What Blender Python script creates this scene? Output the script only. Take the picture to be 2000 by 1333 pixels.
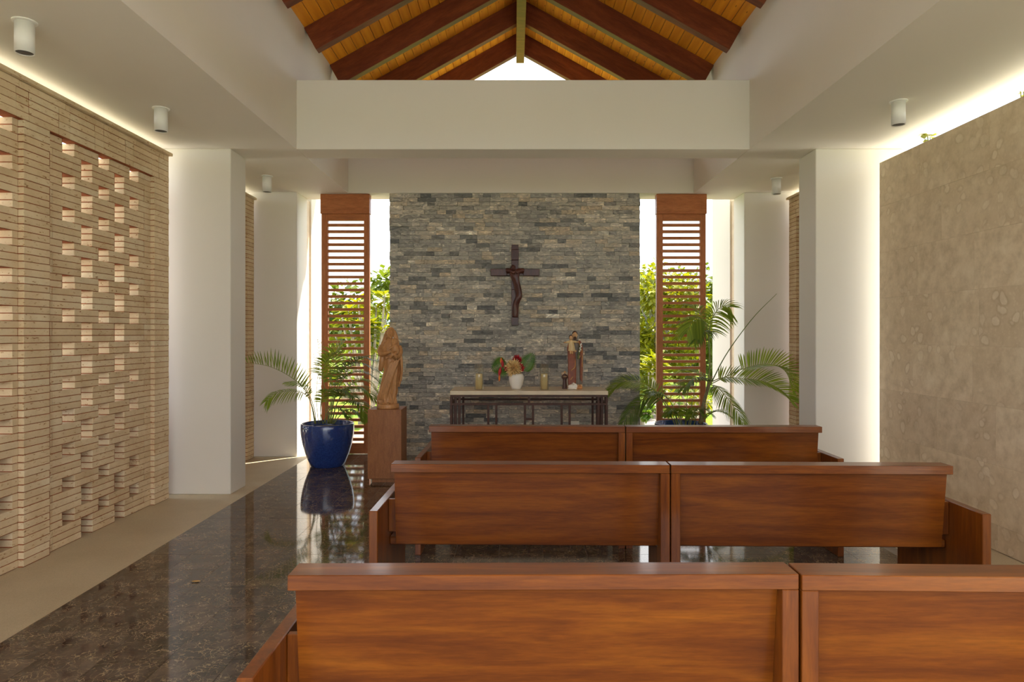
import bpy, bmesh, math, random
from mathutils import Vector, Matrix, Euler
random.seed(7)
for o in list(bpy.data.objects): bpy.data.objects.remove(o)
sc = bpy.context.scene
C = sc.collection
PI = math.pi
# ------------------------------------------------------------------ camera
cam_d = bpy.data.cameras.new('camera'); cam = bpy.data.objects.new('camera', cam_d); C.objects.link(cam)
cam.location = (0, 0, 1.5); cam.rotation_euler = (PI/2, 0, 0)
cam_d.lens = 24; cam_d.sensor_width = 36; cam_d.shift_x = -0.002; cam_d.shift_y = -0.00725
cam_d.clip_end = 1000
sc.camera = cam
# ------------------------------------------------------------------ sky, sun, exposure
sc.view_settings.view_transform = 'Standard'
sc.view_settings.look = 'None'
sc.view_settings.gamma = 1
sc.view_settings.use_curve_mapping = False
sc.view_settings.exposure = 1.9
sc.cycles.max_bounces = 14; sc.cycles.diffuse_bounces = 8; sc.cycles.glossy_bounces = 5; sc.cycles.transparent_max_bounces = 16
world = bpy.data.worlds.new('sky'); sc.world = world; world.use_nodes = True
wn = world.node_tree; wn.nodes.clear()
w_out = wn.nodes.new('ShaderNodeOutputWorld'); w_bg = wn.nodes.new('ShaderNodeBackground')
w_tc = wn.nodes.new('ShaderNodeTexCoord'); w_map = wn.nodes.new('ShaderNodeMapping')
w_n = wn.nodes.new('ShaderNodeTexNoise'); w_r = wn.nodes.new('ShaderNodeValToRGB')
w_map.inputs['Scale'].default_value = (1, 1, 2.2)
w_n.inputs['Scale'].default_value = 2.6; w_n.inputs['Detail'].default_value = 6; w_n.inputs['Roughness'].default_value = .55
w_r.color_ramp.elements[0].position = .36; w_r.color_ramp.elements[0].color = (.50, .62, .78, 1)
w_r.color_ramp.elements[1].position = .58; w_r.color_ramp.elements[1].color = (.98, .98, .97, 1)
for a, b in ((w_tc.outputs['Generated'], w_map.inputs[0]), (w_map.outputs[0], w_n.inputs['Vector']), (w_n.outputs['Fac'], w_r.inputs[0]),
             (w_r.outputs[0], w_bg.inputs[0]), (w_bg.outputs[0], w_out.inputs[0])): wn.links.new(a, b)
w_bg.inputs[1].default_value = 1.0
sun_d = bpy.data.lights.new('sun', 'SUN'); sun_d.energy = 4.5; sun_d.angle = .02; sun_d.color = (1, .93, .80)
sun = bpy.data.objects.new('sun', sun_d); C.objects.link(sun)
sun.rotation_euler = Vector((-.42, -.38, -.95)).to_track_quat('-Z', 'Y').to_euler()
sun.location = (20, 14, 30)

# ------------------------------------------------------------------ helpers
def P(x, y, d): return Vector(((x-1004)*d/1333, d, 1.5-(y-652)*d/1333))
def mesh(name, vs, fs, smooth=False):
    me = bpy.data.meshes.new(name); me.from_pydata([tuple(v) for v in vs], [], fs); me.update()
    if smooth:
        for p in me.polygons: p.use_smooth = True
    return me
def link(name, me, m=None, parent=None, loc=(0,0,0), rot=(0,0,0)):
    o = bpy.data.objects.new(name, me); C.objects.link(o)
    if m is not None and me is not None and not me.materials: me.materials.append(M[m] if isinstance(m, str) else m)
    o.location = loc; o.rotation_euler = rot
    if parent: o.parent = parent
    return o
def tag(o, label=None, cat=None, group=None, kind=None):
    if label: o['label'] = label
    if cat: o['category'] = cat
    if group: o['group'] = group
    if kind: o['kind'] = kind
    return o
def empty(name, loc=(0,0,0), rz=0):
    o = bpy.data.objects.new(name, None); C.objects.link(o); o.location = loc; o.rotation_euler = (0,0,rz); o.empty_display_size = .1
    return o
def bm_mesh(bm, name, smooth=False):
    me = bpy.data.meshes.new(name); bm.normal_update(); bm.to_mesh(me); bm.free()
    if smooth:
        for p in me.polygons: p.use_smooth = True
    return me
def box_bm(bm, x0, x1, y0, y1, z0, z1):
    v = [bm.verts.new(c) for c in ((x0,y0,z0),(x1,y0,z0),(x1,y1,z0),(x0,y1,z0),(x0,y0,z1),(x1,y0,z1),(x1,y1,z1),(x0,y1,z1))]
    for f in ((0,3,2,1),(4,5,6,7),(0,1,5,4),(1,2,6,5),(2,3,7,6),(3,0,4,7)): bm.faces.new([v[i] for i in f])
    return v
def box(name, x0, x1, y0, y1, z0, z1, m, parent=None, bev=0, seg=1, loc=None):
    """axis-aligned box; origin at its base centre relative to the parent"""
    if x1 < x0: x0, x1 = x1, x0
    cx, cy = (x0+x1)/2, (y0+y1)/2
    bm = bmesh.new(); box_bm(bm, x0-cx, x1-cx, y0-cy, y1-cy, 0, z1-z0)
    if bev: bmesh.ops.bevel(bm, geom=bm.edges[:], offset=bev, segments=seg, affect='EDGES', profile=.6)
    return link(name, bm_mesh(bm, name), m, parent, (cx, cy, z0))
def boxes(name, lst, m, parent=None, bev=0):
    bm = bmesh.new()
    for b in lst: box_bm(bm, *b)
    if bev: bmesh.ops.bevel(bm, geom=bm.edges[:], offset=bev, segments=1, affect='EDGES')
    return link(name, bm_mesh(bm, name), m, parent)
def lathe_me(name, prof, n=48, smooth=True):
    vs, fs = [], []
    for r, z in prof:
        for k in range(n):
            a = 2*PI*k/n; vs.append((r*math.cos(a), r*math.sin(a), z))
    for i in range(len(prof)-1):
        for k in range(n):
            a, b = i*n+k, i*n+(k+1) % n; fs.append((a, b, b+n, a+n))
    if prof[0][0] > 1e-6: fs.append(tuple(reversed(range(n))))
    if prof[-1][0] > 1e-6: fs.append(tuple((len(prof)-1)*n+k for k in range(n)))
    return mesh(name, vs, fs, smooth)
def tube_geo(pts, rad, n=8, vs=None, fs=None):
    """tapered tube through pts; appended into vs, fs"""
    if vs is None: vs, fs = [], []
    pts = [Vector(p) for p in pts]
    if not hasattr(rad, '__len__'): rad = [rad]*len(pts)
    b0 = len(vs); prev = None
    for i, p in enumerate(pts):
        t = (pts[min(i+1, len(pts)-1)]-pts[max(i-1, 0)]).normalized()
        if prev is None:
            u = t.orthogonal().normalized()
        else:
            u = (prev - t*prev.dot(t)).normalized()
        prev = u; w = t.cross(u)
        for k in range(n):
            a = 2*PI*k/n; vs.append(p+(u*math.cos(a)+w*math.sin(a))*rad[i])
    for i in range(len(pts)-1):
        for k in range(n):
            a, b = b0+i*n+k, b0+i*n+(k+1) % n; fs.append((a, b, b+n, a+n))
    fs.append(tuple(b0+k for k in reversed(range(n)))); e = b0+(len(pts)-1)*n
    fs.append(tuple(e+k for k in range(n)))
    return vs, fs
def spline(cp, n):
    cp = [Vector(c) for c in cp]; out = []
    m = len(cp)-1
    for i in range(n+1):
        s = i/n*m; k = min(int(s), m-1); t = s-k
        p0 = cp[k-1] if k > 0 else cp[k]*2-cp[k+1]
        p1, p2 = cp[k], cp[k+1]
        p3 = cp[k+2] if k+2 <= m else cp[k+1]*2-cp[k]
        out.append(.5*((2*p1)+(p2-p0)*t+(2*p0-5*p1+4*p2-p3)*t*t+(3*p1-p0-3*p2+p3)*t**3))
    return out
def lerp(a, b, t): return a+(b-a)*t

# ------------------------------------------------------------------ materials
M = {}
class NT:
    def __init__(s, name):
        s.m = bpy.data.materials.new(name); s.m.use_nodes = True; M[name] = s.m
        s.t = s.m.node_tree; s.b = s.t.nodes['Principled BSDF']; s.out = s.t.nodes['Material Output']
    def n(s, typ, **kw):
        nd = s.t.nodes.new('ShaderNode'+typ)
        for k, v in kw.items():
            if k.startswith('_'): setattr(nd, k[1:], v)
            else: nd.inputs[k.replace('__', ' ')].default_value = v
        return nd
    def l(s, a, b): s.t.links.new(a, b)
    def coord(s, kind='pos', scale=(1,1,1), rot=(0,0,0), loc=None):
        if kind == 'pos': src = s.n('NewGeometry').outputs['Position']
        else: src = s.n('TexCoord').outputs['Object']
        mp = s.n('Mapping'); mp.inputs['Scale'].default_value = scale; mp.inputs['Rotation'].default_value = rot
        s.l(src, mp.inputs[0]); 
        if loc is not None:
            ad = s.n('VectorMath', _operation='ADD'); s.l(mp.outputs[0], ad.inputs[0]); s.l(loc, ad.inputs[1]); return ad.outputs[0]
        return mp.outputs[0]
    def ramp(s, fac, *stops, const=False):
        r = s.n('ValToRGB'); e = r.color_ramp.elements
        if const: r.color_ramp.interpolation = 'CONSTANT'
        while len(e) < len(stops): e.new(.5)
        for k, (p, c) in enumerate(stops):
            e[k].position = p; e[k].color = (*c, 1) if len(c) == 3 else c
        s.l(fac, r.inputs[0]); return r.outputs[0]
    def mix(s, fac, a, b, mode='MIX'):
        x = s.n('MixRGB', _blend_type=mode)
        for v, i in ((fac, 0), (a, 1), (b, 2)):
            if hasattr(v, 'node'): s.l(v, x.inputs[i])
            else: x.inputs[i].default_value = v if i == 0 else (*v, 1)
        return x.outputs[0]
    def rnd(s):
        o = s.n('ObjectInfo').outputs['Random']; i = s.n('NewGeometry').outputs['Random Per Island']
        a = s.n('Math', _operation='ADD'); s.l(o, a.inputs[0]); s.l(i, a.inputs[1])
        f = s.n('Math', _operation='FRACT'); s.l(a.outputs[0], f.inputs[0]); return f.outputs[0]
    def bump(s, h, strength=.3, dist=.01):
        b = s.n('Bump', Strength=strength, Distance=dist); s.l(h, b.inputs['Height']); s.l(b.outputs[0], s.b.inputs['Normal'])
    def col(s, c):
        if hasattr(c, 'node'): s.l(c, s.b.inputs['Base Color'])
        else: s.b.inputs['Base Color'].default_value = (*c, 1)
    def rough(s, r, spec=None, metal=None, coat=None):
        s.b.inputs['Roughness'].default_value = r
        if spec is not None: s.b.inputs['Specular IOR Level'].default_value = spec
        if metal is not None: s.b.inputs['Metallic'].default_value = metal
        if coat is not None: s.b.inputs['Coat Weight'].default_value = coat; s.b.inputs['Coat Roughness'].default_value = .12
def plain(name, c, r=.6, var=.12, scale=20, **kw):
    t = NT(name); nz = t.n('TexNoise', Scale=scale, Detail=4); t.l(t.coord('obj'), nz.inputs['Vector'])
    lo = tuple(x*(1-var) for x in c); hi = tuple(min(1, x*(1+var)) for x in c)
    t.col(t.ramp(nz.outputs['Fac'], (.3, lo), (.7, hi))); t.rough(r, **kw); return t
def plaster(name, c):
    t = NT(name); nz = t.n('TexNoise', Scale=1.2, Detail=5); t.l(t.coord(), nz.inputs['Vector'])
    t.col(t.ramp(nz.outputs['Fac'], (.3, tuple(x*.965 for x in c)), (.7, c))); t.rough(.75, .25)
    n2 = t.n('TexNoise', Scale=60, Detail=3); t.l(t.coord(), n2.inputs['Vector']); t.bump(n2.outputs['Fac'], .06, .004)
plaster('plaster', (.76, .725, .655))
def wood(name, dark, mid, light, scale=(1, 12, 12), rough=.32, coat=.35, fine=1.0):
    t = NT(name); off = t.n('ObjectInfo').outputs['Random']
    mlt = t.n('Math', _operation='MULTIPLY'); mlt.inputs[1].default_value = 37.; t.l(off, mlt.inputs[0])
    co = t.coord('obj', scale, loc=mlt.outputs[0])
    n1 = t.n('TexNoise', Scale=1.3, Detail=6, Roughness=.6, Distortion=.6); t.l(co, n1.inputs['Vector'])
    n2 = t.n('TexNoise', Scale=9*fine, Detail=5, Roughness=.7); t.l(co, n2.inputs['Vector'])
    c1 = t.ramp(n1.outputs['Fac'], (.28, dark), (.5, mid), (.74, light))
    c2 = t.ramp(n2.outputs['Fac'], (.3, (.72,.70,.68)), (.65, (1.06,1.05,1.04)))
    t.col(t.mix(1., c1, c2, 'MULTIPLY')); t.rough(rough, .32, coat=coat)
    t.bump(n2.outputs['Fac'], .05, .002)
wood('pew_wood', (.105,.023,.0022), (.18,.045,.0032), (.27,.078,.005), (1.2, 14, 14), .34, .35)
wood('pew_wood_upright', (.105,.023,.0022), (.18,.045,.0032), (.27,.078,.005), (14, 14, 1.2), .34, .35)
wood('louver_wood', (.40,.135,.045), (.48,.17,.058), (.55,.21,.075), (10, 10, 1.5), .5, .05)
wood('louver_wood_flat', (.40,.135,.045), (.48,.17,.058), (.55,.21,.075), (1.5, 10, 10), .5, .05)
wood('rafter_wood', (.12,.026,.010), (.18,.042,.014), (.25,.065,.02), (1.5, 9, 9), .5, .1)
wood('pedestal_wood', (.26,.098,.032), (.33,.13,.042), (.38,.155,.052), (30, 30, 6), .5, .1)
wood('carved_wood', (.40,.19,.07), (.50,.25,.095), (.58,.30,.12), (12, 12, 3), .45, .1)
wood('cross_wood', (.055,.018,.014), (.085,.026,.019), (.13,.04,.026), (8, 8, 3), .4, .15)
def plank_mat():
    t = NT('roof_plank'); r = t.rnd()
    co = t.coord('obj', (14, 1, 14))
    n1 = t.n('TexNoise', Scale=1.5, Detail=5, Distortion=.5); t.l(co, n1.inputs['Vector'])
    v = t.n('TexVoronoi', Scale=2.2); t.l(t.coord('obj', (5, 1.2, 1)), v.inputs['Vector'])
    base = t.ramp(n1.outputs['Fac'], (.3, (.72,.27,.020)), (.7, (.90,.41,.030)))
    kn = t.ramp(v.outputs['Distance'], (.035, (.35,.22,.15)), (.075, (1,1,1)))
    c = t.mix(1., base, kn, 'MULTIPLY'); c = t.mix(1., c, t.ramp(r, (0, (.86,.84,.8)), (1, (1.08,1.06,1.02))), 'MULTIPLY')
    t.col(c); t.rough(.45, .4)
plank_mat()
def brick_mat():
    t = NT('travertine_brick'); r = t.rnd()
    n1 = t.n('TexNoise', Scale=5, Detail=6, Roughness=.6); t.l(t.coord(), n1.inputs['Vector'])
    n2 = t.n('TexNoise', Scale=42, Detail=4, Roughness=.7); t.l(t.coord(scale=(1, .5, 1.6)), n2.inputs['Vector'])
    base = t.ramp(n1.outputs['Fac'], (.25, (.60,.46,.29)), (.5, (.70,.565,.375)), (.75, (.77,.655,.46)))
    var = t.ramp(r, (0, (.90,.86,.81)), (.4, (1,.97,.93)), (.75, (1.03,1.02,1.0)), (1, (1.0,1.03,1.05)))
    pit = t.ramp(n2.outputs['Fac'], (.31, (.36,.19,.12)), (.35, (.74,.62,.52)), (.41, (1,1,1)))
    t.col(t.mix(1., t.mix(1., base, var, 'MULTIPLY'), pit, 'MULTIPLY')); t.rough(.8, .2)
    t.bump(n2.outputs['Fac'], .35, .006)
brick_mat()
plain('mortar', (.29,.095,.042), .95, .25, 30, spec=.1)
def slab_mat():
    t = NT('shell_stone'); r = t.rnd()
    mlt = t.n('Math', _operation='MULTIPLY'); mlt.inputs[1].default_value = 11.; t.l(r, mlt.inputs[0])
    warp = t.n('TexNoise', Scale=3, Detail=3); t.l(t.coord(), warp.inputs['Vector'])
    co = t.coord(scale=(1, 1, 1), loc=mlt.outputs[0])
    ad = t.n('MixRGB', _blend_type='ADD'); ad.inputs[0].default_value = .22; t.l(co, ad.inputs[1]); t.l(warp.outputs['Color'], ad.inputs[2])
    v = t.n('TexVoronoi', Scale=8.5, Randomness=1.); t.l(ad.outputs[0], v.inputs['Vector'])
    v2 = t.n('TexVoronoi', Scale=34.); t.l(ad.outputs[0], v2.inputs['Vector'])
    n1 = t.n('TexNoise', Scale=1.8, Detail=5); t.l(co, n1.inputs['Vector'])
    n2 = t.n('TexNoise', Scale=9, Detail=6, Roughness=.65); t.l(co, n2.inputs['Vector'])
    base = t.ramp(n2.outputs['Fac'], (.3, (.56,.44,.29)), (.55, (.74,.61,.43)), (.75, (.83,.71,.53)))
    shell = t.ramp(v.outputs['Distance'], (.26, (.92,.83,.66)), (.33, (.52,.39,.24)), (.45, (.72,.59,.41)))
    sh2 = t.ramp(v2.outputs['Distance'], (.25, (.80,.69,.51)), (.36, (.58,.44,.28)))
    shell = t.mix(.3, shell, sh2)
    m = t.ramp(n1.outputs['Fac'], (.40, (0,0,0)), (.6, (.6,.6,.6)))
    c = t.mix(m, base, shell)
    c = t.mix(1., c, t.ramp(r, (0, (.9,.88,.86)), (1, (1.04,1.04,1.04))), 'MULTIPLY')
    t.col(c); t.rough(.55, .35)
slab_mat()
def ledger_mat():
    t = NT('ledger_stone'); r = t.rnd()
    mlt = t.n('Math', _operation='MULTIPLY'); mlt.inputs[1].default_value = 53.; t.l(r, mlt.inputs[0])
    co = t.coord(scale=(6, 6, 15), rot=(0, .75, 0), loc=mlt.outputs[0])
    n1 = t.n('TexNoise', Scale=1.6, Detail=6, Roughness=.65, Distortion=1.6); t.l(co, n1.inputs['Vector'])
    vein = t.ramp(n1.outputs['Fac'], (.30, (.36,.36,.36)), (.46, (.9,.9,.9)), (.56, (1.1,1.08,1.05)), (.68, (2.1,2.05,1.95)))
    base = t.ramp(r, (0, (.13,.135,.135)), (.07, (.20,.20,.19)), (.18, (.31,.30,.275)), (.45, (.41,.39,.345)), (.72, (.48,.45,.385)), (.9, (.50,.42,.31)), (1, (.64,.60,.52)))
    t.col(t.mix(1., base, vein, 'MULTIPLY')); t.rough(.6, .4); t.bump(n1.outputs['Fac'], .6, .012)
ledger_mat()
plain('dark_core', (.05,.045,.04), .9)
def marble_mat():
    t = NT('marble_tile'); r = t.rnd()
    mlt = t.n('Math', _operation='MULTIPLY'); mlt.inputs[1].default_value = 23.; t.l(r, mlt.inputs[0])
    co = t.coord(loc=mlt.outputs[0])
    w = t.n('TexNoise', Scale=7, Detail=4); t.l(co, w.inputs['Vector'])
    ad = t.n('MixRGB', _blend_type='ADD'); ad.inputs[0].default_value = .25; t.l(co, ad.inputs[1]); t.l(w.outputs['Color'], ad.inputs[2])
    v = t.n('TexVoronoi', Scale=27, _feature='DISTANCE_TO_EDGE'); t.l(ad.outputs[0], v.inputs['Vector'])
    n1 = t.n('TexNoise', Scale=4, Detail=6, Roughness=.6); t.l(co, n1.inputs['Vector'])
    n2 = t.n('TexNoise', Scale=12, Detail=3); t.l(co, n2.inputs['Vector'])
    base = t.ramp(n1.outputs['Fac'], (.3, (.030,.022,.018)), (.5, (.080,.057,.044)), (.72, (.17,.12,.085)))
    vm = t.ramp(v.outputs['Distance'], (.014, (1,1,1)), (.045, (0,0,0)))
    vm = t.mix(1., vm, t.ramp(n2.outputs['Fac'], (.38, (0,0,0)), (.58, (.85,.85,.85))), 'MULTIPLY')
    t.col(t.mix(vm, base, (.42,.31,.18))); t.rough(.06, .5)
marble_mat()
plain('grout', (.22,.18,.15), .6)
def terrazzo():
    t = NT('sand_floor'); n1 = t.n('TexNoise', Scale=2.2, Detail=5); t.l(t.coord(), n1.inputs['Vector'])
    n2 = t.n('TexNoise', Scale=160, Detail=2); t.l(t.coord(), n2.inputs['Vector'])
    c = t.ramp(n1.outputs['Fac'], (.3, (.50,.415,.275)), (.7, (.58,.49,.335)))
    t.col(t.mix(1., c, t.ramp(n2.outputs['Fac'], (.3, (.86,.85,.84)), (.6, (1,1,1))), 'MULTIPLY')); t.rough(.5, .4)
terrazzo()
plain('white_metal', (.82,.81,.77), .4, .02)
plain('lamp_dark', (.09,.085,.08), .5)
def glaze():
    t = NT('blue_glaze'); n1 = t.n('TexNoise', Scale=60, Detail=4); t.l(t.coord('obj'), n1.inputs['Vector'])
    t.col(t.ramp(n1.outputs['Fac'], (.3, (.012,.034,.16)), (.7, (.022,.062,.26)))); t.rough(.16, .6, coat=.6)
glaze()
plain('soil', (.05,.033,.02), .95, .4, 60)
def leafmat(name, a, b, trans=.35, rough=.45, by='isl'):
    t = NT(name); r = t.n('NewGeometry').outputs['Random Per Island']
    c = t.ramp(r, (0, a), (1, b)); t.col(c); t.rough(rough, .4)
    tr = t.n('BsdfTranslucent'); tc = t.mix(1., c, (1.25, 1.2, .55), 'MULTIPLY'); t.l(tc, tr.inputs[0])
    mx = t.n('MixShader'); mx.inputs[0].default_value = trans
    t.l(t.b.outputs[0], mx.inputs[1]); t.l(tr.outputs[0], mx.inputs[2]); t.l(mx.outputs[0], t.out.inputs[0])
leafmat('palm_leaf', (.13,.21,.022), (.28,.37,.045), .42)
leafmat('palm_leaf_dark', (.08,.14,.03), (.17,.25,.05), .35)
plain('palm_stem', (.22,.24,.06), .5, .25, 30)
plain('palm_trunk', (.24,.19,.09), .7, .3, 40)
plain('dry_leaf', (.36,.25,.12), .7)
leafmat('tree_bright', (.12,.145,.004), (.29,.285,.009), .4)
leafmat('tree_mid', (.065,.105,.012), (.18,.22,.02), .35)
leafmat('tree_pale', (.10,.15,.06), (.20,.25,.10), .35)
leafmat('shrub_leaf', (.05,.13,.016), (.20,.30,.025), .35)
leafmat('vase_leaf', (.05,.13,.014), (.11,.22,.025), .2)
plain('bark', (.24,.22,.18), .8, .3, 15)
plain('pale_bark', (.42,.38,.30), .8, .2, 15)
def grass():
    t = NT('lawn'); n1 = t.n('TexNoise', Scale=1.2, Detail=6); t.l(t.coord(), n1.inputs['Vector'])
    n2 = t.n('TexNoise', Scale=40, Detail=3); t.l(t.coord(), n2.inputs['Vector'])
    c = t.ramp(n1.outputs['Fac'], (.3, (.085,.15,.012)), (.7, (.17,.23,.02)))
    t.col(t.mix(1., c, t.ramp(n2.outputs['Fac'], (.3, (.6,.6,.6)), (.7, (1.1,1.1,1.1))), 'MULTIPLY')); t.rough(.9, .1)
grass()
plain('pale_paving', (.66,.63,.56), .8, .06, 3)
plain('hill_forest_hazed', (.17,.25,.27), .95, .25, .12)  # forest green shifted to blue, standing in for haze in the air
plain('cream_marble', (.66,.55,.37), .3, .10, 7, spec=.5)
plain('rust_steel', (.075,.030,.018), .55, .3, 25, spec=.4)
plain('ceramic_white', (.80,.77,.70), .35, .03)
plain('wax', (.72,.55,.27), .5, .06, 8)
def glass_mat():
    t = NT('clear_glass'); tr = t.n('BsdfTransparent'); tr.inputs[0].default_value = (.97,.985,.97,1); gl = t.n('BsdfGlossy', Roughness=.02)
    lw = t.n('LayerWeight', Blend=.35); pw = t.n('Math', _operation='POWER'); pw.inputs[1].default_value = 3.; t.l(lw.outputs['Facing'], pw.inputs[0])
    ma = t.n('MapRange'); ma.inputs['To Min'].default_value = .07; ma.inputs['To Max'].default_value = 1.; t.l(pw.outputs[0], ma.inputs['Value'])
    mx = t.n('MixShader'); t.l(ma.outputs[0], mx.inputs[0]); t.l(tr.outputs[0], mx.inputs[1]); t.l(gl.outputs[0], mx.inputs[2]); t.l(mx.outputs[0], t.out.inputs[0])
glass_mat()
plain('skin_paint', (.62,.36,.17), .45, .08); plain('hair_paint', (.06,.025,.014), .5); plain('cloak_paint', (.24,.065,.028), .45, .25, 25)
plain('tunic_paint', (.165,.135,.105), .5, .2, 25); plain('gown_paint', (.68,.49,.24), .5, .1, 20); plain('gold_paint', (.62,.33,.07), .4)
plain('green_paint', (.08,.10,.03), .5); plain('base_paint', (.52,.20,.03), .4); plain('habit_paint', (.075,.030,.020), .5); plain('lamb_paint', (.80,.76,.68), .5)
plain('petal_red', (.42,.012,.02), .45, .2, 30); plain('petal_orange', (.75,.17,.012), .45); plain('dried_flower', (.74,.53,.23), .7, .2, 60)
plain('plastic_white', (.80,.78,.72), .4, .02)

# ================================================================== SETTING
ZS = 3.23            # soffit height
XC = .085            # chapel axis
XL, XR = -2.04, 2.21 # faces of the raised middle bay
# ---- floor
floor = box('floor', -3.48, 3.66, -.9, 8.8, -.12, -.004, 'sand_floor'); tag(floor, 'beige polished strip floor along the chapel walls', kind='structure')
TP, TX0, TY0 = .2985, -2.49, -.7375
cols, rows = 17, 32
box('grout_bed', TX0, TX0+cols*TP, TY0, TY0+rows*TP, -.0039, -.0015, 'grout', floor).location.z = .1161
bm = bmesh.new(); box_bm(bm, -TP/2+.0013, TP/2-.0013, -TP/2+.0013, TP/2-.0013, 0, .0115)
tile_me = bm_mesh(bm, 'tile'); tile_me.materials.append(M['marble_tile'])
cand = []
for i in range(cols):
    for j in range(rows):
        x, y = TX0+(i+.5)*TP, TY0+(j+.5)*TP
        show = 0
        if y > 2.3 and abs(x*1333/y) < 1080:
            show = TP*TP/y**3
            if x > -.75 and x < 2.3 and (y < 3.4 or not (3.9 < y < 4.75)): show *= .1
        cand.append((show, x, y))
cand.sort(reverse=True)
rest = []
fz = floor.location
for k, (s, x, y) in enumerate(cand):
    if k < 260 and s > 0: link('tile', tile_me, None, floor, (x-fz.x, y-fz.y, -.0115-fz.z))
    else: rest.append((x-TP/2+.001, x+TP/2-.001, y-TP/2+.001, y+TP/2-.001, -.0115, 0))
o = boxes('tile_rest', rest, 'marble_tile', floor); o.location = (-fz.x, -fz.y, -fz.z); tag(o, kind='stuff')

# ---- brick walls
def brick_me(cache, ln, h, th):
    k = (round(ln, 4), round(h, 4), round(th, 4))
    if k not in cache:
        bm = bmesh.new(); box_bm(bm, 0, th, -ln/2, ln/2, 0, h)
        bmesh.ops.bevel(bm, geom=bm.edges[:], offset=.0022, segments=1, affect='EDGES')
        me = bm_mesh(bm, 'brick'); me.materials.append(M['travertine_brick']); cache[k] = me
    return cache[k]
CH, JT = .048, .0045
def brick_wall(root_name, xf, side, spans, header, label, nsingle, vis0):
    """xf face plane x, side = -1 left wall / +1 right wall (direction away from the room)
       spans: list of ('pil'|'panel', y0, y1, hole centres)"""
    root = empty(root_name); tag(root, label, kind='structure')
    TH = .17; L = []   # bricks: y0, y1, course z, recess
    core = []
    for kind, y0, y1, holes in spans:
        for c in range(60):
            z = c*CH
            if kind == 'pil':
                L.append((y0, y1, z, 0.))
            else:
                top = 59-c; a_layer = (top % 5) < 2
                hs = [h for q, h in enumerate(holes) if (q % 2 == 0) == a_layer]
                y = y0
                segs = []
                for h in hs: segs.append((y, h-.065)); y = h+.065
                segs.append((y, y1))
                for q, (a, b) in enumerate(segs):
                    if b-a < .02: continue
                    if not a_layer and q == 0 and b-a > .3: L.append((a, a+.075, z, .035)); a += .075
                    if b-a > .36 and q > 0: L.append((b-.1, b, z, .035)); b -= .1
                    L.append((a, b, z, .035))
        if kind == 'pil': core.append((y0+.004, y1-.004))
    ya, yb = min(s[1] for s in spans), max(s[2] for s in spans)
    for c in range(5):
        y = ya; q = 0
        z = 2.88+c*CH
        while y < yb-.01:
            ln = [.29, .115][q % 2]
            if c == 4: ln = .45
            e = min(yb, y+ln)
            if yb-e < .06: e = yb
            L.append((y, e, z, 0.)); y = e; q += 1
    cache = {}; singles = []
    def score(b):
        y0, y1, z, r = b
        if y0 < vis0 or side*xf < 0: return 0
        return 1/y1**3*(y1-y0)
    order = sorted(L, key=score, reverse=True)
    bm = bmesh.new()
    for k, (y0, y1, z, r) in enumerate(order):
        jit = random.uniform(-.0025, .0025)
        x_face = xf+side*(r+jit)
        ln = y1-y0-JT; h = CH-JT
        if k < nsingle and y0 >= vis0:
            me = brick_me(cache, ln, h, (TH if z < 2.87 else .10)-r)
            # local +x points away from the room
            o = link('brick', me, None, root, (x_face, (y0+y1)/2, z)); 
            if side < 0: o.rotation_euler = (0, 0, PI)
        else:
            x2 = x_face+side*((TH if z < 2.87 else .10)-r)
            box_bm(bm, min(x_face, x2), max(x_face, x2), y0+JT/2, y1-JT/2, z, z+h)
    if len(bm.verts): tag(link('brick_rest', bm_mesh(bm, 'brick_rest'), 'travertine_brick', root), kind='stuff')
    else: bm.free()
    # mortar core: shows in the joints, set back behind the faces
    mb = []
    for y0, y1, z, r in L:
        a, b = sorted((xf+side*(r+.0035), xf+side*((TH if z < 2.87 else .10)-.004))); mb.append((a, b, y0-.0005, y1+.0005, z-.0045, z+.001))
    for y0, y1, z, r in L:
        a, b = sorted((xf+side*(r+.0035), xf+side*((TH if z < 2.87 else .10)-.004))); mb.append((a, b, y1-.003, y1+.003, z, z+CH-.003))
    tag(boxes('mortar_joints', mb, 'mortar', root), kind='stuff')
    a, b = sorted((xf-side*.028, xf+side*.115))
    box('coping', a, b, ya-.01, yb+.02, 3.1205, 3.148, 'travertine_brick', root, .004)
    return root
def holes_for(y1, n, pitch=.2105): return [y1-.26-pitch*k for k in range(n)][::-1]
sp = []
for m in range(3):
    p1 = 6.23-m*1.595
    sp.append(('pil', p1-.25, p1, None))
    y1 = p1-.25; y0 = p1-1.595
    if m == 0: hs = [4.88+.2105*k for k in range(5)]
    else: hs = [y1-.118-.2105*k for k in range(5)][::-1]
    sp.append(('panel', y0, y1, hs))
sp.append(('pil', 6.23-3*1.595-.25, 6.23-3*1.595, None))
brick_wall('wall_left', -3.15, -1, sp, True, 'perforated beige travertine brick wall with red mortar joints', 300, 4.1)
sp2 = [('pil', 8.06, 8.27, None), ('panel', 7.08, 8.06, [7.26, 7.47, 7.68, 7.89]), ('pil', 6.85, 7.08, None)]
def brick_wall2(name, xf, side, label):
    return brick_wall(name, xf, side, sp2, True, label, 190, 7.9)
brick_wall2('wall_left_altar', -3.15, -1, 'narrow beige brick wall between the two left white columns')
brick_wall2('wall_right_altar', 3.33, 1, 'narrow beige brick wall between the two right white columns')

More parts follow.
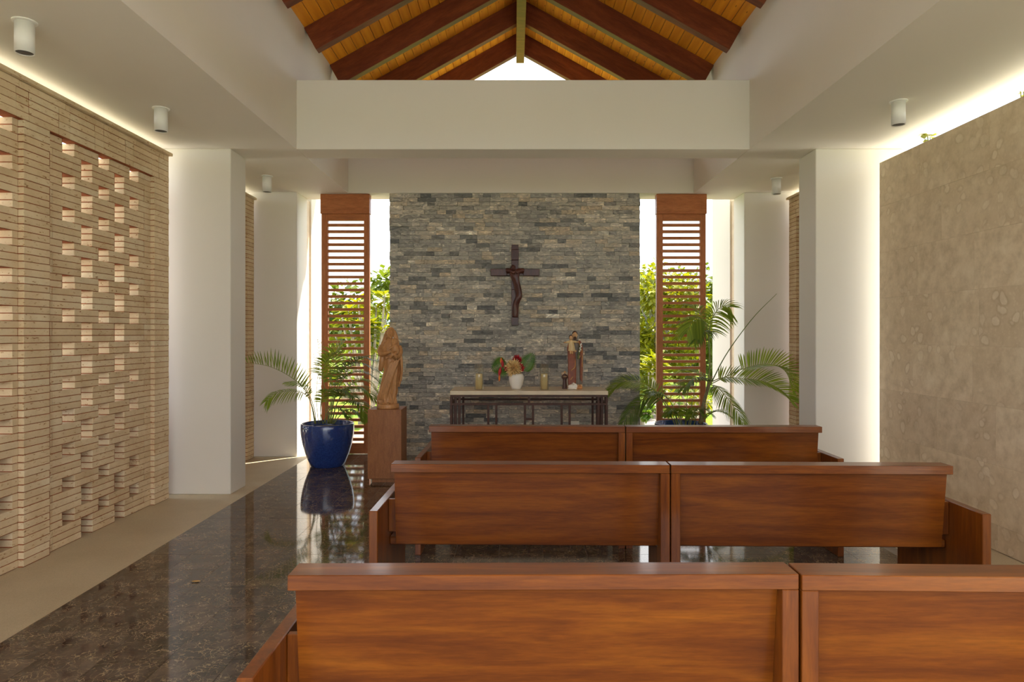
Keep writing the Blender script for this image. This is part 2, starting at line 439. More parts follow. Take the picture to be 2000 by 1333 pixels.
# ---- right slab wall
wr = empty('wall_right', (3.33, 0, 0)); tag(wr, 'smooth beige shell stone slab wall on the right', kind='structure')
zs = [0, .18, .59, 1.0, 1.41, 1.82, 2.23, 2.65, 3.055]
core = box('slab_core', .004, .11, 1.02, 6.21, 0, 3.045, 'shell_stone', wr)
for k in range(8):
    y = 6.22; q = 0
    lens = [.52, .74, .62, .82, .58, .7] if k % 2 else [.9, .62, .78, .55, .84, .66]
    y -= 0
    while y > 1.01:
        ln = lens[(q+k*2) % 6]; a = max(1., y-ln)
        if a-1. < .15: a = 1.
        box('slab', random.uniform(-.0004, .0006), .03, a+.0004, y-.0004, zs[k]+.0004, zs[k+1]-.0004, 'shell_stone', wr, .0005)
        y = a; q += 1

# ---- columns
for nm, x0, x1, y0, y1, lab in (('column', -3.50, -2.65, 6.38, 6.74, 'white square column at the end of the left brick wall'),
        ('column', 2.82, 3.67, 6.38, 6.76, 'white square column at the end of the right stone wall'),
        ('column', -3.50, -2.65, 8.33, 8.74, 'white square column behind the blue pot'),
        ('column', 2.82, 3.67, 8.36, 8.76, 'white square column behind the palm on the right'),
        ('column', -3.50, -2.65, -.10, .30, 'white square column at the rear left of the chapel'),
        ('column', 2.82, 3.67, -.10, .30, 'white square column at the rear right of the chapel')):
    tag(box(nm, x0, x1, y0, y1, -.004, ZS, 'plaster', None, .006), lab, kind='structure')
# ---- side soffits, upstand walls of the middle bay, beams
tag(box('ceiling_soffit_left', -3.465, XL, -1.2, 8.8, ZS, ZS+.30, 'plaster'), 'flat white soffit on the left', kind='structure')
tag(box('ceiling_soffit_right', XR, 3.635, -1.2, 8.8, ZS, ZS+.30, 'plaster'), 'flat white soffit on the right', kind='structure')
tag(box('wall_upstand_left', XL-.22, XL, -1.2, 9.2, ZS+.3, 4.49, 'plaster'), 'white upstand wall under the left roof slope', kind='structure')
tag(box('wall_upstand_right', XR, XR+.22, -1.2, 9.2, ZS+.3, 4.49, 'plaster'), 'white upstand wall under the right roof slope', kind='structure')
for y0, y1, lab in ((6.40, 6.74, 'large white cross beam over the pews'), (8.39, 8.8, 'white end beam above the stone altar wall'), (-.10, .30, 'white cross beam at the rear')):
    tag(box('beam', XL, XR, y0, y1, ZS, 3.88, 'plaster', None, .004), lab, kind='structure')
# ---- outer fin walls with a stone strip
for s, x0, x1 in ((-1, -2.95, -2.65), (1, 2.82, 3.12)):
    side = 'left' if s < 0 else 'right'
    fin = box('wall_outer_'+side, x0, x1, 8.92, 9.70, -.1, 3.7, 'plaster'); tag(fin, 'white outer fin wall outside the %s louvre' % side, kind='structure')
    a, b = (x0, x1-.02) if s < 0 else (x0+.02, x1)
    tag(box('trim_stone_'+side, a, b, 8.745 if s < 0 else 8.765, 8.92, -.1, 3.225, 'shell_stone'), 'beige stone strip beside the %s column' % side, kind='structure')

# ---- gabled timber roof
roof = empty('ceiling', (XC, 0, 0)); tag(roof, 'gabled timber ceiling of orange boards and dark rafters', kind='structure')
PITCH = .56; ang = math.atan(PITCH); ZR = 5.67; HALF = 2.13
yr = [9.46-.925*k for k in range(12)]
Y0, Y1 = -1.3, 9.62
slope_len = HALF/math.cos(ang)
npl = 21; pw = slope_len/npl
bm = bmesh.new(); box_bm(bm, 0, pw-.004, -(Y1-Y0)/2, (Y1-Y0)/2, 0, .02)
bmesh.ops.bevel(bm, geom=[e for e in bm.edges if abs(e.verts[0].co.y-e.verts[1].co.y) > 1], offset=.004, segments=1, affect='EDGES')
pl_me = bm_mesh(bm, 'plank'); pl_me.materials.append(M['roof_plank'])
bm = bmesh.new(); box_bm(bm, .03, slope_len, -.05, .05, -.245, 0)
bmesh.ops.bevel(bm, geom=bm.edges[:], offset=.004, segments=1, affect='EDGES')
rf_me = bm_mesh(bm, 'rafter'); rf_me.materials.append(M['rafter_wood'])
for s in (1, -1):
    rz = 0 if s > 0 else PI
    for k in range(npl):
        u = k*pw
        o = link('plank', pl_me, None, roof, (s*u*math.cos(ang), (Y0+Y1)/2, ZR-u*math.sin(ang)+.001))
        o.rotation_euler = (Matrix.Rotation(rz, 3, 'Z') @ Matrix.Rotation(ang, 3, 'Y')).to_euler()
    for y in yr:
        o = link('rafter', rf_me, None, roof, (0, y, ZR))
        o.rotation_euler = (Matrix.Rotation(rz, 3, 'Z') @ Matrix.Rotation(ang, 3, 'Y')).to_euler()
box('ridge_beam', -.056, .056, Y0, 9.52, 5.27, 5.66, 'rafter_wood', roof, .004)
# weather skin above the boards
for s in (1, -1):
    bm = bmesh.new(); box_bm(bm, 0, slope_len+.55, -(Y1-Y0)/2, (Y1-Y0)/2, .022, .09)
    o = link('roof_skin', bm_mesh(bm, 'roof_skin'), 'pale_bark', roof, (0, (Y0+Y1)/2, ZR))
    o.rotation_euler = (Matrix.Rotation(0 if s > 0 else PI, 3, 'Z') @ Matrix.Rotation(ang, 3, 'Y')).to_euler()

# ---- altar wall of split stone
wb = empty('wall_altar', (0, 8.42, 0)); tag(wb, 'grey split face ledger stone wall behind the altar', kind='structure')
WX0, WX1, NC = -1.535, 1.55, 63
ch = ZS/NC
box('wall_core', WX0+.012, WX1-.012, .03, .30, 0, ZS, 'dark_core', wb)
st = []
for c in range(NC):
    x = WX0+random.uniform(-.006, .006); first = True
    while x < WX1-.001:
        ln = random.choice((.10, .13, .16, .18, .2, .23, .27))*random.uniform(.9, 1.1)
        if first: ln *= random.uniform(.5, 1); first = False
        e = x+ln
        if WX1-e < .07: e = WX1+random.uniform(-.006, .006)
        st.append((x, e, c*ch, random.uniform(-.014, .010))); x = e
def hidden(x, z): return z < .55 or (z < .9 and -.6 < x < 1.0)
order = sorted(st, key=lambda s: (hidden((s[0]+s[1])/2, s[2]), -(s[1]-s[0])))
bm = bmesh.new()
for k, (a, b, z, r) in enumerate(order):
    if k < 300:
        bb = bmesh.new(); vv = box_bm(bb, a-(a+b)/2+.001, b-(a+b)/2-.001, r, .06, .001, ch-.001)
        for v in vv:
            if v.co.y < .03: v.co.y += random.uniform(-.004, .004)
        link('stone', bm_mesh(bb, 'stone'), 'ledger_stone', wb, ((a+b)/2, 0, z))
    else:
        vv = box_bm(bm, a+.001, b-.001, r, .06, z+.001, z+ch-.001)
        for v in vv:
            if v.co.y < .03: v.co.y += random.uniform(-.004, .004)
tag(link('stone_rest', bm_mesh(bm, 'stone_rest'), 'ledger_stone', wb), kind='stuff')

# ---- ground outside
tag(box('ground_lawn', -80, 80, -60, 190, -.5, -.13, 'lawn'), 'sunlit green lawn outside the chapel', kind='structure')
tag(box('ground_path', -6, 6.2, 8.81, 10.1, -.129, -.06, 'pale_paving'), 'pale paved path outside the altar end', kind='structure')
tag(box('ground_bounce_left', -26, -4.6, -8, 8.8, -.129, -.06, 'pale_paving'), 'pale ground added outside the left wall to bounce light inside', kind='structure')  # added pale surface, throws daylight up over the wall onto the soffit
tag(box('ground_dim_strip_left', -4.6, -3.5, -.9, 8.8, -.129, -.07, 'soil'), 'dark ground strip added outside the left wall to dim its lower openings', kind='structure')  # added dark strip, cuts bounce light into the low brick openings
tag(box('ground_bounce_right', 3.68, 26, -8, 8.8, -.129, -.06, 'pale_paving'), 'pale ground added outside the right wall to bounce light inside', kind='structure')  # added like the left one, sends sunlight up to the right soffit
tag(box('ground_terrace', -3.5, 3.68, -8, -.91, -.129, -.03, 'pale_paving'), 'pale paved terrace at the rear of the chapel', kind='structure')
tag(box('ground_shade_bank_left', -4.5, -3.75, -.5, 6.2, -.07, .95, 'soil'), 'unseen dark bank added to shade the lower openings of the left brick wall', kind='structure')  # added light blocker, out of view, keeps the lower brick openings dark
# distant hill
vs, fs = [], []
NX, NY = 60, 10
for j in range(NY+1):
    for i in range(NX+1):
        x = -160+i*(360/NX); t = j/NY
        ridge = 17+5*math.sin(x*.021+1.)+2.4*math.sin(x*.07)+.9*math.sin(x*.31)
        if x < 20: ridge *= max(.35, 1-(20-x)/160)
        vs.append((x, 150+j*8, -1+ridge*math.sin(t*PI*.5)+random.uniform(-.5, .5)*t))
for j in range(NY):
    for i in range(NX):
        a = j*(NX+1)+i; fs.append((a, a+1, a+NX+2, a+NX+1))
tag(link('hill', mesh('hill', vs, fs, True), 'hill_forest_hazed'), 'forested hill on the horizon with haze put into its blue green colour', kind='structure')

# ================================================================== LOUVRE SCREENS
def louver(x0, x1, label):
    r = empty('louver_screen', ((x0+x1)/2, 8.50, 0)); tag(r, label, 'shutter', 'louvre screens beside the altar wall')
    w = (x1-x0)/2
    box('header', -w-.006, w+.006, -.055, .05, 2.985, 3.228, 'louver_wood_flat', r, .003)
    box('stile', -w, -w+.078, -.03, .03, .01, 2.985, 'louver_wood', r, .003)
    box('stile', w-.07, w, -.03, .03, .01, 2.985, 'louver_wood', r, .003)
    box('top_rail', -w+.078, w-.07, -.03, .03, 2.905, 2.985, 'louver_wood_flat', r, .002)
    box('bottom_rail', -w+.078, w-.07, -.03, .03, .01, .135, 'louver_wood_flat', r, .002)
    bm = bmesh.new(); box_bm(bm, -w+.078, w-.07, -.028, .03, 0, .033); me = bm_mesh(bm, 'slat'); me.materials.append(M['louver_wood_flat'])
    for k in range(34):
        z = 2.905-.0445-.031-k*.0808+.004
        if z < .15: break
        link('slat', me, None, r, (0, 0, z))
    return r
louver(-2.39, -1.795, 'reddish wooden louvre screen with slats behind the blue pot and statue')
louver(1.77, 2.38, 'reddish wooden louvre screen with slats behind the right palm')

# ================================================================== PEWS
def pew(jx, jy, ex, ey, label):
    """jx,jy: near top corner at the centre joint; ex,ey: near top corner of the outer end"""
    s = 1 if ex > jx else -1
    a = math.atan2((ey-jy)*s, (ex-jx)*s)
    w = math.hypot(ex-jx, ey-jy)
    r = empty('pew', (jx, jy, 0), a); tag(r, label, 'pew', 'wooden pews in front of the altar')
    g = .0015
    def bx(n, x0, x1, y0, y1, z0, z1, m, b=.003):
        x0, x1 = sorted((s*x0, s*x1)); return box(n, x0, x1, y0, y1, z0, z1, m, r, b)
    bx('top_rail', g, w, 0, .1, .808, .85, 'pew_wood', .002)
    bx('stile', g, .047, 0.0, .1, 0, .8075, 'pew_wood_upright', .002); bx('inner_leg', g, .047, .1005, .34, 0, .414, 'pew_wood_upright', .002)
    # leaning back panel
    bm = bmesh.new(); v = box_bm(bm, .0475, w-.012, 0, .024, 0, .3775)
    for q in v:
        q.co.y += .032+.045*(1-q.co.z/.3775); q.co.x *= s
    bmesh.ops.recalc_face_normals(bm, faces=bm.faces[:])
    link('back_panel', bm_mesh(bm, 'back_panel'), 'pew_wood', r, (0, 0, .43))
    bx('end_panel', w+.028, w+.069, -.172, .56, 0, .66, 'pew_wood_upright', .003)
    bx('back_post', w-.0115, w+.0275, .082, .105, .49, .655, 'pew_wood_upright', .002)
    bx('seat', .0475, w+.0275, .11, .52, .415, .455, 'pew_wood', .004)
    bx('seat_rail', .0475, w+.0275, .44, .47, .33, .4145, 'pew_wood', .002)
    return r
pew(.771, 1.843, -.609, 1.833, 'nearest wooden pew, its left half, at the bottom of the photo')
pew(.773, 1.836, 2.153, 1.800, 'nearest wooden pew, its right half, cut off by the right edge of the photo')
pew(.771, 3.371, -.614, 3.398, 'left half of the middle pew row, beside the open aisle')
pew(.7745, 3.371, 2.153, 3.345, 'right half of the middle pew row, beside the beige slab wall')
pew(.776, 4.76, -.598, 4.79, 'left half of the front pew row, right before the altar table')
pew(.7805, 4.76, 2.147, 4.755, 'right half of the front pew row, before the right palm')

# ================================================================== CEILING LAMPS
def lamp(x, y, label):
    r = empty('ceiling_spotlight', (x, y, ZS)); tag(r, label, 'lamp', 'white cylinder ceiling spotlights')
    link('flange', lathe_me('flange', [(.062, 0), (.062, -.006), (.05, -.008)][::-1], 32, False), 'white_metal', r)
    link('body', lathe_me('body', [(.043, -.15), (.043, -.176), (.048, -.178), (.048, -.008)], 32), 'white_metal', r)
    link('reflector', lathe_me('reflector', [(.028, -.14), (.0428, -.172)], 32), 'lamp_dark', r)
    return r
lamp(-2.71, 3.78, 'white cylinder spotlight on the left soffit, nearest the camera')
lamp(-2.71, 5.24, 'white cylinder spotlight on the left soffit before the first column')
lamp(-2.71, 7.49, 'white cylinder spotlight on the left soffit above the left palm')
lamp(2.86, 5.08, 'white cylinder spotlight on the right soffit above the slab wall')
lamp(2.92, 7.60, 'white cylinder spotlight on the right soffit between the two columns')

# ================================================================== ALTAR TABLE
ax0, ax1, ay0, ay1 = -.672, .985, 7.14, 7.725
at = empty('altar_table', ((ax0+ax1)/2, (ay0+ay1)/2, 0)); tag(at, 'narrow altar table with cream stone top on rusty bar frame', 'table')
hw, hd = (ax1-ax0)/2, (ay1-ay0)/2
box('table_top', -hw, hw, -hd, hd, .857, .90, 'cream_marble', at, .005, 2)
fx, fy, t = hw-.012, hd-.03, .0115
for s in (-1, 1):
    box('upper_rail', -fx, fx, s*fy-t, s*fy+t, .834, .8565, 'rust_steel', at)
    box('lower_rail', -fx, fx, s*fy-t, s*fy+t, .748, .77, 'rust_steel', at)
    box('side_rail', s*fx-t, s*fx+t, -fy+t, fy-t, .834, .8565, 'rust_steel', at)
    box('side_rail', s*fx-t, s*fx+t, -fy+t, fy-t, .748, .77, 'rust_steel', at)
    c = .1565*0
    for gx in ((-.385, 0, .385) if s < 0 else ()):
        for q in (-1, 1): box('upright_bar', gx-.0+q*.042-t, gx+q*.042+t, s*fy-t, s*fy+t, 0, .7475, 'rust_steel', at)
        if gx == 0:
            box('cross_bar', -.042+t, .042-t, s*fy-t, s*fy+t, .59, .612, 'rust_steel', at)
            box('spacer_bar', -t, t, s*fy-t, s*fy+t, .7705, .8335, 'rust_steel', at)
    for sy in (-1, 1):
        for dx, dy in ((0, 0), (.088, 0), (0, .088), (.044, .044)):
            lx, ly = s*(fx-dx), sy*(fy-dy)
            box('leg_bar', lx-t, lx+t, ly-t, ly+t, 0, .7475, 'rust_steel', at)
            box('leg_spacer', lx-t, lx+t, ly-t, ly+t, .7705, .8335, 'rust_steel', at)

# glass cylinders and candles
gl_me = lathe_me('candle_glass', [(.049, 0), (.0495, .275), (.0462, .275), (.0457, .006), (.0, .006)], 48)
cd_me = lathe_me('pillar_candle', [(.036, 0), (.0365, .16), (.034, .165), (.02, .161), (.004, .160)], 40)
wk_me = lathe_me('wick', [(.0014, 0), (.0012, .012)], 6)
for x, w in ((-.374, 'left'), (.322, 'right')):
    other = 'left of the vase' if w == 'left' else 'between the vase and the painted statue'
    g = link('candle_glass', gl_me, 'clear_glass', None, (x, 7.30, .9005)); tag(g, 'clear glass candle cylinder '+other, 'candle holder', 'candle glasses on the altar')
    c = link('pillar_candle', cd_me, 'wax', None, (x, 7.30, .9075)); tag(c, 'cream pillar candle inside the glass '+other, 'candle', 'candles on the altar')
    link('wick', wk_me, 'lamp_dark', c, (0, 0, .16))
# vase
VX, VY = .024, 7.40
vase = link('vase', lathe_me('vase', [(.048, 0), (.052, .004), (.066, .04), (.078, .085), (.0815, .115), (.079, .145), (.069, .163), (.062, .168), (.057, .165), (.060, .15), (.066, .10), (.04, .02), (0, .015)], 48), 'ceramic_white', None, (VX, VY, .9005))
tag(vase, 'rounded white ceramic vase in the middle of the altar', 'vase')
def cut_leaf(name, base, stem_top, tip, wdir, width, m, label, n=16):
    """big leaf cut into finger lobes along a midrib"""
    base, a, b, wd = Vector(base), Vector(stem_top), Vector(tip), Vector(wdir).normalized()
    vs, fs = [], []; ax = (b-a)
    nrm = ax.normalized().cross(wd).normalized()
    for k in range(n):
        t = (k+.3)/n; p = a+ax*t
        wl = width*math.sin(PI*min(1, .16+.84*t)**.8)**.7
        for s in (-1, 1):
            q0 = p; q1 = a+ax*(t+.62/n); e = p+wd*s*wl+ax*.16+nrm*(-.18*wl)
            e2 = p+wd*s*wl*.62+ax*(.02); e3 = q1+wd*s*wl*.6+ax*.06
            i = len(vs); vs += [q0, e2, e, e3, q1]; fs.append((i, i+1, i+2, i+3, i+4))
    r = link(name, mesh(name, [v-base for v in vs], fs), m, None, base); tag(r, label, 'leaf')
    tv, tf = tube_geo([Vector((0,0,0)), (a-base)*.6+Vector((0,0,.01)), a-base, b-base], [.004, .0035, .003, .0012], 6)
    link('leaf_stem', mesh('leaf_stem', tv, tf, True), 'palm_stem', r)
    return r
vb = Vector((VX, VY, 1.0))
cut_leaf('cut_leaf', vb+Vector((-.015,0,.03)), P(990,712,7.40), P(962,722,7.38), (-.34,-.2,.94), .13, 'vase_leaf', 'drooping green finger cut leaf at the left of the vase')
cut_leaf('cut_leaf', vb+Vector((.015,.005,.03)), P(1021,724,7.43), P(1041,692,7.44), (.85,-.2,-.5), .10, 'vase_leaf', 'upright green feathery leaf at the right of the vase')
def heliconia():
    b = vb+Vector((-.03,-.01,.02)); r = empty('heliconia', b); tag(r, 'hanging red and orange heliconia flower at the left of the vase', 'flower')
    cp = [vb+Vector((-.03,-.01,.02)), P(992,716,7.37), P(981,699,7.36), P(976,705,7.35), P(981,716,7.35), P(975,728,7.35), P(975,746,7.35)]
    vs, fs = tube_geo([p-b for p in spline(cp, 24)], [.004]*25, 6); link('flower_stem', mesh('flower_stem', vs, fs, True), 'palm_stem', r)
    for p0, p1, rr, m in ((P(979,699,7.35), P(979,712,7.345), .012, 'petal_orange'), (P(981,703,7.34), P(982,719,7.335), .016, 'petal_red'), (P(978,717,7.34), P(974.5,736,7.335), .018, 'petal_red'), (P(975.5,732,7.335), P(975,746,7.33), .011, 'petal_orange')):
        pts = [lerp(p0, p1, k/8)-b for k in range(9)]
        vs, fs = tube_geo(pts, [max(.001, rr*math.sin(PI*(k/8*.92+.06))) for k in range(9)], 8); link('bract', mesh('bract', vs, fs, True), m, r)
heliconia()
def flower_head(name, label, centre, rad, n, m, lw, stem_m='palm_stem', squash=1.):
    b = vb+Vector((random.uniform(-.02,.02), 0, .02)); r = empty(name, b); tag(r, label, 'flower')
    vs, fs = tube_geo([p-b for p in spline([b, lerp(b, Vector(centre), .5)+Vector((0,0,.015)), centre], 8)], .004, 6); link('flower_stem', mesh('flower_stem', vs, fs, True), stem_m, r)
    rng = random.Random(n); vs, fs = [], []
    for k in range(n):
        z = 1-2*(k+.5)/n; ph = k*2.39996
        d = Vector((math.sqrt(1-z*z)*math.cos(ph), math.sqrt(1-z*z)*math.sin(ph), z*squash)).normalized()
        side = d.orthogonal().normalized(); side = Matrix.Rotation(rng.uniform(0, 6), 3, d) @ side
        l = rad*rng.uniform(.75, 1.1); c0 = Vector(centre)-b+d*rad*.25; up = d.cross(side)
        i = len(vs); vs += [c0, c0+d*l*.55+side*lw+up*.004, c0+d*l-up*.006, c0+d*l*.55-side*lw+up*.004]; fs.append((i, i+1, i+2, i+3))
    link('petals', mesh('petals', vs, fs), m, r)
flower_head('dried_flower', 'large cream dried flower head over the vase rim', P(1003, 719, 7.36), .085, 150, 'dried_flower', .013)
flower_head('red_flower', 'red spiky flower at the top of the vase', P(1010, 703, 7.41), .05, 60, 'petal_red', .010)
flower_head('red_flower', 'dark red flower right of the cream flower in the vase', P(1016, 719, 7.37), .048, 50, 'petal_red', .009)
flower_head('red_flower', 'small red flower left of the cream flower in the vase', P(989.5, 721, 7.35), .028, 30, 'petal_red', .007)

# ================================================================== CRUCIFIX
cr = empty('wooden_crucifix', (.012, 8.405, 1.60)); tag(cr, 'dark carved wooden crucifix hanging on the grey stone wall', 'crucifix')
for z0, z1, w, dd in ((0, .19, .042, .0), (.19, .44, .043, .004), (.44, .80, .042, .0), (.80, .93, .046, .004), (.93, .99, .042, 0)):
    box('post', -w, w, -.06-dd, -.005, z0, z1-.001, 'cross_wood', cr, .004)
for s in (-1, 1):
    x0, x1 = (.1, .297); box('arm', s*x0, s*x1, -.062, -.012, .607, .692, 'cross_wood', cr, .005)
    box('arm', s*.043, s*.1, -.05, -.012, .612, .688, 'cross_wood', cr, .002)
# abstract twisted body
def ribbon(name, cp, wid, th, m, parent, n=28):
    pts = spline([c[:3] for c in cp], n); vs, fs = [], []
    ws = [c[3] for c in cp]; tw = [c[4] for c in cp]
    K = 12
    for i, p in enumerate(pts):
        s = i/n*(len(cp)-1); k = min(int(s), len(cp)-2); f = s-k
        w = lerp(ws[k], ws[k+1], f); a = lerp(tw[k], tw[k+1], f)
        t = (pts[min(i+1, n)]-pts[max(i-1, 0)]).normalized(); u = Vector((1,0,0)); u = (u-t*u.dot(t)).normalized()
        u = Matrix.Rotation(a, 3, t) @ u; v = t.cross(u)
        for q in range(K):
            g = 2*PI*q/K; ca, sa = math.cos(g), math.sin(g)
            vs.append(p+u*w*math.copysign(abs(ca)**.6, ca)+v*th*math.copysign(abs(sa)**.6, sa))
    for i in range(n):
        for q in range(K):
            a, b = i*K+q, i*K+(q+1) % K; fs.append((a, b, b+K, a+K))
    fs.append(tuple(reversed(range(K)))); fs.append(tuple(n*K+q for q in range(K)))
    return link(name, mesh(name, vs, fs, True), m, parent)
ribbon('body', [(-.005,-.075,.66,.075,0), (.0,-.085,.60,.055,.1), (.015,-.085,.53,.042,.3), (.035,-.09,.44,.043,.5), (.048,-.095,.36,.040,.3), (.03,-.09,.31,.036,-.2), (.01,-.08,.25,.038,-.3), (.004,-.075,.15,.040,0), (.002,-.07,.10,.036,0)], 0, .026, 'cross_wood', cr)
ribbon('body_arms', [(-.105,-.068,.665,.035,0), (-.06,-.078,.668,.03,0), (0,-.088,.645,.032,0), (.06,-.078,.668,.03,0), (.105,-.068,.665,.035,0)], 0, .028, 'cross_wood', cr)
link('head', lathe_me('head', [(.0, 0), (.022, .012), (.032, .035), (.03, .06), (.016, .078), (0, .082)], 16), 'cross_wood', cr, (-.012, -.10, .66), (.35, -.25, 0))

# outlet box low on the stone wall
ob = box('outlet_box', .692, .80, 8.355, 8.40, .335, .425, 'plastic_white', None, .006); tag(ob, 'small white outlet box low on the stone wall behind the altar', 'outlet')
box('cover_plate', -.045, .045, -.028, -.0226, .01, .08, 'plastic_white', ob, .002)

# ================================================================== STATUES
def ell(vs, fs, c, r, n=20, m=14, rot=None):
    b = len(vs)
    for i in range(m+1):
        th = PI*i/m
        for k in range(n):
            ph = 2*PI*k/n; v = Vector((r[0]*math.sin(th)*math.cos(ph), r[1]*math.sin(th)*math.sin(ph), r[2]*math.cos(th)))
            if rot: v = rot @ v
            vs.append(Vector(c)+v)
    for i in range(m):
        for k in range(n):
            a, d = b+i*n+k, b+i*n+(k+1) % n; fs.append((a, d, d+n, a+n))
def loft(vs, fs, secs, n=64, fold=None):
    """secs: (z, cx, cy, rx, ry)"""
    N = 60; b = len(vs)
    zz = [s[0] for s in secs]
    for i in range(N+1):
        z = lerp(zz[0], zz[-1], i/N)
        k = max(j for j in range(len(secs)-1) if (zz[j]-z)*(zz[-1]-zz[0]) <= 1e-9 or j == 0)
        f = (z-zz[k])/(zz[k+1]-zz[k]); f = min(1, max(0, f)); f = f*f*(3-2*f)*.5+f*.5
        cx, cy, rx, ry = [lerp(secs[k][q], secs[k+1][q], f) for q in (1, 2, 3, 4)]
        for q in range(n):
            a = 2*PI*q/n; m = 1+(fold(a, z) if fold else 0)
            vs.append(Vector((cx+rx*m*math.cos(a), cy+ry*m*math.sin(a), z)))
    for i in range(N):
        for q in range(n):
            a, d = b+i*n+q, b+i*n+(q+1) % n; fs.append((a, d, d+n, a+n))
    fs.append(tuple(b+q for q in reversed(range(n)))); fs.append(tuple(b+N*n+q for q in range(n)))
def remeshed(name, vs, fs, voxel, m, parent, smooth=3):
    o = bpy.data.objects.new(name, mesh(name, vs, fs)); C.objects.link(o)
    md = o.modifiers.new('r', 'REMESH'); md.mode = 'VOXEL'; md.voxel_size = voxel
    s = o.modifiers.new('s', 'SMOOTH'); s.iterations = smooth; s.factor = .5
    dg = bpy.context.evaluated_depsgraph_get(); me = bpy.data.meshes.new_from_object(o.evaluated_get(dg)); me.name = name
    bpy.data.objects.remove(o)
    for p in me.polygons: p.use_smooth = True
    return link(name, me, m, parent)

# pedestal
pd = empty('pedestal', (-1.30, 7.02, 0)); tag(pd, 'brown wooden pedestal under the carved statue', 'pedestal')
box('plinth', -.135, .135, -.135, .135, 0, .04, 'pedestal_wood', pd)
box('body', -.17, .17, -.17, .17, .0405, .736, 'pedestal_wood', pd, .003)

S1 = .00079
def cx1(x): return (x-235)*S1
def cz1(y): return (1200-y)*S1
mary = empty('carved_statue', (-1.297, 7.02, .7365)); tag(mary, 'carved light brown wooden statue of a robed woman holding a child', 'statue')
bm = bmesh.new()
link('base', lathe_me('base', [(.112, 0), (.113, .004), (.113, .038), (.108, .044)], 40), 'carved_wood', mary)
vs, fs = [], []
secs = [(1145,222,118,.074),(1130,222,127,.078),(1050,226,120,.074),(950,243,113,.072),(850,262,106,.074),(720,282,102,.074),(600,284,94,.068),(540,280,88,.064),(480,268,98,.066),(420,258,100,.062),(370,256,84,.052),(335,260,56,.042),(310,264,34,.034)]
def mfold(a, z):
    f = max(0, 1-z/.62)
    fr = math.sin(a)   # front is -y
    d = .12*(1-2*abs(math.sin(4.5*a+5*z+1.4*math.sin(7*z)))**.7)*(.25+f)*(1 if fr < .3 else .5)
    d += .035*math.sin(17*a-14*z)*f
    return d
loft(vs, fs, [(cz1(y), cx1(c), 0, h*S1, ry) for y, c, h, ry in secs], 96, mfold)
# shins / swept skirt wedge at the front
for k in range(5):     # sweeping drapery cords
    x0 = 395-28*k; x1 = 222-24*k
    pts = spline([Vector((cx1(x0), -.058-.004*k, cz1(560+10*k))), Vector((cx1(lerp(x0, x1, .35)), -.079, cz1(720+18*k))), Vector((cx1(lerp(x0, x1, .75)), -.082, cz1(920+10*k))), Vector((cx1(x1), -.07, cz1(1090)))], 12)
    tube_geo(pts, [.009+.003*math.sin(PI*q/12) for q in range(13)], 8, vs, fs)
# neck, head, hair, veil
tube_geo([Vector((cx1(262), 0, cz1(330))), Vector((cx1(268), -.006, cz1(285)))], [.03, .024], 14, vs, fs)
hr = Matrix.Rotation(.18, 3, 'Y') @ Matrix.Rotation(.22, 3, 'X')
hc = Vector((cx1(272), -.022, cz1(236)))
ell(vs, fs, hc, (.035, .040, .052), 24, 18, hr)
tube_geo([hc+Vector((.004,-.036,.014)), hc+Vector((.005,-.053,-.009)), hc+Vector((.005,-.040,-.014))], [.005, .0075, .005], 8, vs, fs)   # nose
ell(vs, fs, hc+Vector((.006,-.034,-.024)), (.012,.007,.005)); ell(vs, fs, hc+Vector((.007,-.028,-.040)), (.012,.010,.010))            # mouth, chin
for s in (-1, 1): ell(vs, fs, hc+Vector((s*.015+.003,-.037,.004)), (.008,.006,.0035)); ell(vs, fs, hc+Vector((s*.015+.003,-.040,.015)), (.012,.007,.0035))
ell(vs, fs, hc+Vector((-.003,.026,.016)), (.046, .042, .054), 24, 18, hr)         # veil over the crown
for s, xs in ((-1, (228, 205, 188, 165, 140)), (1, (315, 335, 345, 352, 350))):
    ys = (200, 260, 320, 380, 430)
    pts = spline([Vector((cx1(x), -.002+.005*k, cz1(y))) for k, (x, y) in enumerate(zip(xs, ys))], 14)
    tube_geo(pts, [lerp(.018, .026, q/14) for q in range(15)], 10, vs, fs)
    pts = spline([Vector((cx1(x+s*-12), -.014+.006*k, cz1(y+10))) for k, (x, y) in enumerate(zip(xs, ys))], 14)
    tube_geo(pts, [.012+.003*math.sin(q*1.7) for q in range(15)], 8, vs, fs)
# right arm (left in view) with loose sleeve
tube_geo(spline([Vector((cx1(170), .0, cz1(395))), Vector((cx1(152), -.02, cz1(450))), Vector((cx1(165), -.05, cz1(495))), Vector((cx1(235), -.085, cz1(485))), Vector((cx1(320), -.098, cz1(462)))], 16), [.034,.035,.036,.037,.038,.038,.037,.035,.032,.029,.026,.023,.020,.018,.016,.015,.014], 12, vs, fs)
for k in range(4): tube_geo([Vector((cx1(312), -.102, cz1(450+8*k))), Vector((cx1(342), -.105, cz1(452+9*k))), Vector((cx1(362), -.098, cz1(458+9*k)))], [.0055,.005,.004], 6, vs, fs)
tube_geo([Vector((cx1(318), -.1, cz1(452))), Vector((cx1(338), -.106, cz1(436)))], [.006, .0045], 6, vs, fs)
tube_geo(spline([Vector((cx1(175), -.03, cz1(500))), Vector((cx1(168), -.035, cz1(600))), Vector((cx1(146), -.02, cz1(700))), Vector((cx1(138), -.015, cz1(722)))], 10), [.028,.030,.031,.031,.030,.029,.027,.024,.020,.016,.010], 10, vs, fs)
